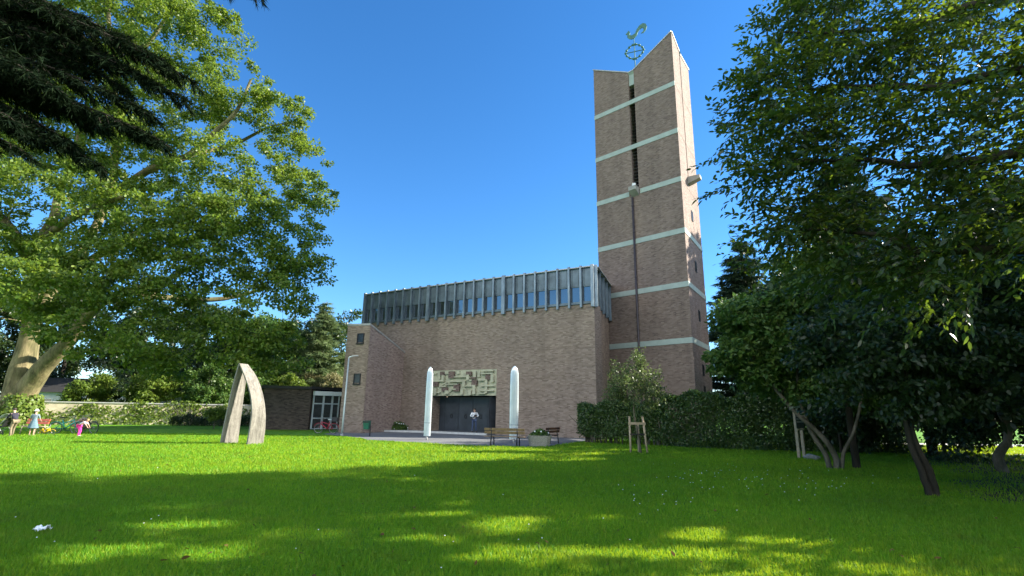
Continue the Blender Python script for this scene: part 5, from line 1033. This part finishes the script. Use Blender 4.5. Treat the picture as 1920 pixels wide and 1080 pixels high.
# ================================================================== BICYCLES
def bicycle(label, loc, rz, col, k=1.0, basket=None, crate=None, tilt=0.0, seatm=None, group='bicycles'):
    t = thing('bicycle', label, 'bicycle', tuple(loc), rz, group); t.rotation_euler = (R(tilt), 0, rz)
    fm = plain(label.split()[0] + ' bicycle paint', col, .35, .1, .08); r = .33 * k
    for x in (-.53 * k, .53 * k):
        c_ = np.array([x, 0, r]); w = MB(); w.tube([c_ + np.array([math.cos(a), 0, math.sin(a)]) * (r - .03 * k) for a in np.linspace(0, 2 * math.pi, 28, endpoint=False)], .011, 6, closed=True); w.tube([c_ + [0, -.05, 0], c_ + [0, .05, 0]], .022, 8)
        for a in np.linspace(0, 2 * math.pi, 14, endpoint=False): w.tube([c_ + [0, .02 * (-1) ** int(a * 3), 0], c_ + np.array([math.cos(a), 0, math.sin(a)]) * (r - .03 * k)], .0022, 3, cap=False)
        wo = w.build('wheel', M['coping'], t); MB().tube([c_ + np.array([math.cos(a), 0, math.sin(a)]) * (r - .012) for a in np.linspace(0, 2 * math.pi, 28, endpoint=False)], .02 * k, 7, closed=True).build('tyre', M['black'], wo)
        MB().tube([c_ + np.array([math.cos(a), 0, math.sin(a)]) * (r + .035 * k) for a in np.linspace(R(20), R(165) if x < 0 else R(150), 12)], [.018 * k] * 12, 6).build('mudguard', fm, t)
    p = lambda x, z, y=0: np.array([x * k, y, z * k]); bb, st_, hd, hb = p(-.08, .30), p(-.22, .78), p(.36, .84), p(.40, .66); F = MB()
    fw_ = 1.7 if 'teal' in label or 'red' in label else 1.2
    for a, b, rd in ((bb, st_, .016), (bb, hb, .019), (p(-.17, .62), p(.375, .77), .016), (p(-.53, .33), bb, .011), (p(-.53, .33), p(-.19, .68), .010)): F.tube([a, b], rd * fw_, 8)
    F.tube([hd, hb, p(.47, .45), p(.53, .33)], [.018, .018, .014, .012], 8); F.build('frame', fm, t)
    m = MB(); m.tube([hd, p(.34, .96)], .013, 8); m.tube([p(.20, 1.0, -.28), p(.30, 1.0, -.22), p(.35, .97, -.05), p(.35, .97, .05), p(.30, 1.0, .22), p(.20, 1.0, .28)], .012, 8); hbm = m.build('handlebar', M['coping'], t)
    for s_ in (-1, 1): MB().tube([p(.20, 1.0, .28 * s_), p(.10, .995, .29 * s_)], .018, 8).build('grip', M['black'], hbm)
    m = MB(); m.tube([st_, p(-.245, .90)], .012, 8); m.build('seat_post', M['coping'], t)
    m = MB(); m.ball(p(-.29, .93), (.11 * k, .09 * k, .035 * k), 10, 6); m.ball(p(-.17, .925), (.12 * k, .035 * k, .028 * k), 10, 6); m.build('saddle', seatm or M['black'], t)
    m = MB(); m.tube([bb + [0, -.05, 0], bb + [0, .05, 0]], .03, 8); m.tube([bb + [0, .04, 0], bb + [.08 * k, .06, -.13 * k]], .01, 6); m.tube([bb + [0, -.04, 0], bb + [-.08 * k, -.06, .13 * k]], .01, 6); m.box(bb + [.08 * k, .10, -.13 * k], (.09, .07, .02)); m.box(bb + [-.08 * k, -.10, .13 * k], (.09, .07, .02))
    m.tube([bb + np.array([math.cos(a) * .09 * k, .03, math.sin(a) * .09 * k]) for a in np.linspace(0, 2 * math.pi, 18, endpoint=False)], .006, 5, closed=True); m.build('crankset', M['black'], t)
    if basket:
        m = MB()
        for z in np.linspace(.70, .95, 6): m.tube([p(.42, z, -.16), p(.70, z, -.16), p(.70, z, .16), p(.42, z, .16)], .007, 5, closed=True)
        for x in np.linspace(.42, .70, 5):
            for y in (-.16, .16): m.tube([p(x, .70, y), p(x, .95, y)], .006, 5)
            m.tube([p(x, .70, -.16), p(x, .70, .16)], .006, 5)
        m.build('basket', M['black'], t)
    if crate:
        m = MB(); m.box(p(-.60, .82), (.40 * k, .34, .03)); 
        for y in (-.17, .17): m.box(p(-.60, .96, y), (.40 * k, .02, .26 * k))
        for x in (-.80, -.40): m.box(p(x, .96), (.02, .32, .26 * k))
        for y in (-.1, .1): m.tube([p(-.55, .33, y), p(-.62, .80, y)], .008, 5)
        m.build('carrier_crate', crate, t)
    return t
bicycle('red bicycle with black rear crate parked before the annex glass door', ground(613, 812.5) + [0, -.3, 0], R(176), (.35, .02, .035), 1.0, None, M['black'], 3, M['white_paint'])
bicycle('teal step through bicycle standing on the grass beside the ivy wall', ground(114, 814) + [0, .3, 0], R(10), (.015, .33, .26), 1.0, None, None, 6)
bicycle('black bicycle with a tall saddle behind the child in pink', ground(148, 814) + [0, .5, 0], R(165), (.02, .02, .022), 1.05, None, None, -5)
bicycle('yellow toy bicycle of a small child lying left of the teal bicycle', ground(84, 816.5), R(25), (.75, .50, .02), .52, None, None, 22)
# stroller at the left edge
sl = ground(2, 817); t = thing('stroller', 'black and white stroller at the left edge before the boy', 'stroller', tuple(sl), R(170))
for x, y in ((-.3, -.24), (-.3, .24), (.36, -.22), (.36, .22)): w = MB(); w.tube([np.array([x + math.cos(a) * .12, y, .13 + math.sin(a) * .12]) for a in np.linspace(0, 2 * math.pi, 18, endpoint=False)], .022, 6, closed=True); w.tube([(x, y - .02, .13), (x, y + .02, .13)], .03, 8); w.build('wheel', M['black'], t)
for y in (-.23, .23): m = MB(); m.tube([(.36, y, .14), (-.05, y, .55), (-.42, y, 1.0)], .014, 7); m.tube([(-.3, y, .14), (.1, y, .62)], .014, 7); m.build('frame', M['coping'], t)
m = MB(); m.poly([(-.2, -.2, .46), (.25, -.2, .42), (.25, .2, .42), (-.2, .2, .46), (-.42, -.2, .92), (-.42, .2, .92), (-.16, -.2, .53), (-.16, .2, .53), (.25, -.2, .48), (.25, .2, .48), (-.36, -.2, .94), (-.36, .2, .94)], [(3, 2, 1, 0), (0, 4, 5, 3), (6, 8, 9, 7), (10, 6, 7, 11), (1, 2, 9, 8), (4, 10, 11, 5), (0, 1, 8, 6), (0, 6, 10, 4), (3, 7, 9, 2), (3, 5, 11, 7)]); m.build('seat', M['black'], t)
m = MB(); m.tube([(-.42, -.23, 1.0), (-.42, .23, 1.0)], .018, 8); m.build('handle', M['black'], t)
m = MB(); rows = [np.array([-.30 + math.cos(a) * .42, y, .78 + math.sin(a) * .34]) for a in np.linspace(R(100), R(20), 7) for y in (-.22, .22)]; m.poly(rows, [(2 * i, 2 * i + 1, 2 * i + 3, 2 * i + 2) for i in range(6)], True); cn = m.build('canopy', cloth('white grey canopy', (.5, .5, .52)), t); md = cn.modifiers.new('thick', 'SOLIDIFY'); md.thickness = .01
# ================================================================== GROUND COVER
def in_poly(x, y, poly):
    ins = np.zeros(len(x), bool); n = len(poly)
    for i in range(n):
        x1, y1 = poly[i]; x2, y2 = poly[(i + 1) % n]; c_ = ((y1 > y) != (y2 > y)) & (x < (x2 - x1) * (y - y1) / (y2 - y1 + 1e-12) + x1); ins ^= c_
    return ins
soil = [(9.6, 11.2), (9.9, 9.6), (12, 8.4), (16, 8.2), (24, 14), (26, 26), (19, 23.6), (15.5, 21.5), (14.6, 18), (12.8, 15.5), (10.6, 13.2)]
tag(sheet('soil', soil, .005, M['soil']), 'dark leaf strewn soil under the right trees', kind='structure')
def grass():
    rng = np.random.default_rng(91); n = 620000; Y = 4.8 * (34 / 4.8) ** (rng.random(n) ** .9); X = (rng.random(n) * 2 - 1) * (Y * 1.08 + .6)
    jx, jy = X + rng.normal(size=n) * .55 + .5 * np.sin(Y * 2.3), Y + rng.normal(size=n) * .5; ok = ~in_poly(X, Y, pav) & ~(in_poly(jx, jy, soil) & (rng.random(n) < .8)) & (Y < 33); X, Y = X[ok], Y[ok]; n = len(X)
    patch = .5 + .5 * np.sin(X * 1.7 + 2 * np.sin(Y * 1.1)) * np.sin(Y * 2.1 + X * .6); h = (.028 + .035 * rng.random(n) ** 2 + .022 * patch) * np.clip(.8 + .03 * Y, 1, 1.5); long_ = rng.random(n) < .004; h[long_] *= 2.0
    w = .0022 + .00075 * Y; an = rng.random(n) * 6.283; ln = rng.random(n) * .8 * h; B = np.stack([X, Y, np.full(n, -.003)], 1); sd = np.stack([np.cos(an), np.sin(an), 0 * an], 1) * w[:, None]
    la = rng.random(n) * 6.283; tip = B + np.stack([np.cos(la) * ln, np.sin(la) * ln, h], 1); V = np.stack([B - sd, B + sd, tip], 1).reshape(-1, 3)
    tag(np_mesh('grass', V, np.arange(n * 3), 3, M['blade']), 'short blades of the mown lawn', kind='stuff')
    # clover / weed leaves close to the viewer
    n = 9000; Y = 5 * (16 / 5) ** rng.random(n); X = (rng.random(n) * 2 - 1) * (Y * 1.05); keep = (np.sin(X * 1.3 + 1) * np.sin(Y * 1.9) > .1) & ~in_poly(X, Y, soil); X, Y = X[keep], Y[keep]; n = len(X)
    P = np.stack([X, Y, rng.uniform(.02, .05, n)], 1); N = rng.normal(size=(n, 3)) * .35 + [0, 0, 1]; tag(leaf_obj('clover', P, np.cross(N, rng.normal(size=(n, 3))), N, rng.uniform(.02, .045, n), rng.uniform(.015, .03, n), 'lobed', M['blade']), 'low clover leaves in the lawn', kind='stuff')
grass()
def daisies():
    rng = np.random.default_rng(17); P = []
    for (px, py, sx, sy, n) in ((1440, 900, 110, 16, 46), (1500, 915, 60, 12, 18), (1250, 900, 120, 20, 12), (1000, 940, 400, 50, 16), (500, 990, 400, 40, 10), (1300, 960, 250, 40, 14), (1350, 890, 60, 8, 8)):
        for _ in range(n): P.append(ground(px + rng.normal() * sx, max(850, py + rng.normal() * sy)))
    P = np.array(P); P = P[P[:, 1] > 4.9]; n = len(P); P[:, 2] = rng.uniform(.05, .075, n); mb = MB()
    for p in P: k_ = min(1.0, .45 + .045 * p[1]); mb.ball(p, (.012 * k_, .012 * k_, .008 * k_), 6, 4)
    tag(mb.build('daisies', M['white_paint']), 'scattered white daisies in the shaded lawn', kind='stuff')
    n = 700; Y = 5 * (24 / 5) ** rng.random(n); X = (rng.random(n) * 2 - 1) * Y; k_ = rng.random(n) < np.where(in_poly(X, Y, soil), .8, .16); X, Y = X[k_], Y[k_]; n = len(X)
    P = np.stack([X, Y, rng.uniform(.02, .05, n)], 1); N = rng.normal(size=(n, 3)) * .4 + [0, 0, 1]; tag(leaf_obj('leaf_litter', P, np.cross(N, rng.normal(size=(n, 3))), N, rng.uniform(.05, .1, n), rng.uniform(.03, .06, n), 'leaf', leafmat('fallen leaf', [(.09, .05, .02), (.14, .08, .03), (.2, .13, .05), (.06, .04, .02)], (.2, .12, .04), .2, .9, .1)), 'brown fallen leaves on the grass and soil', kind='stuff')
daisies()
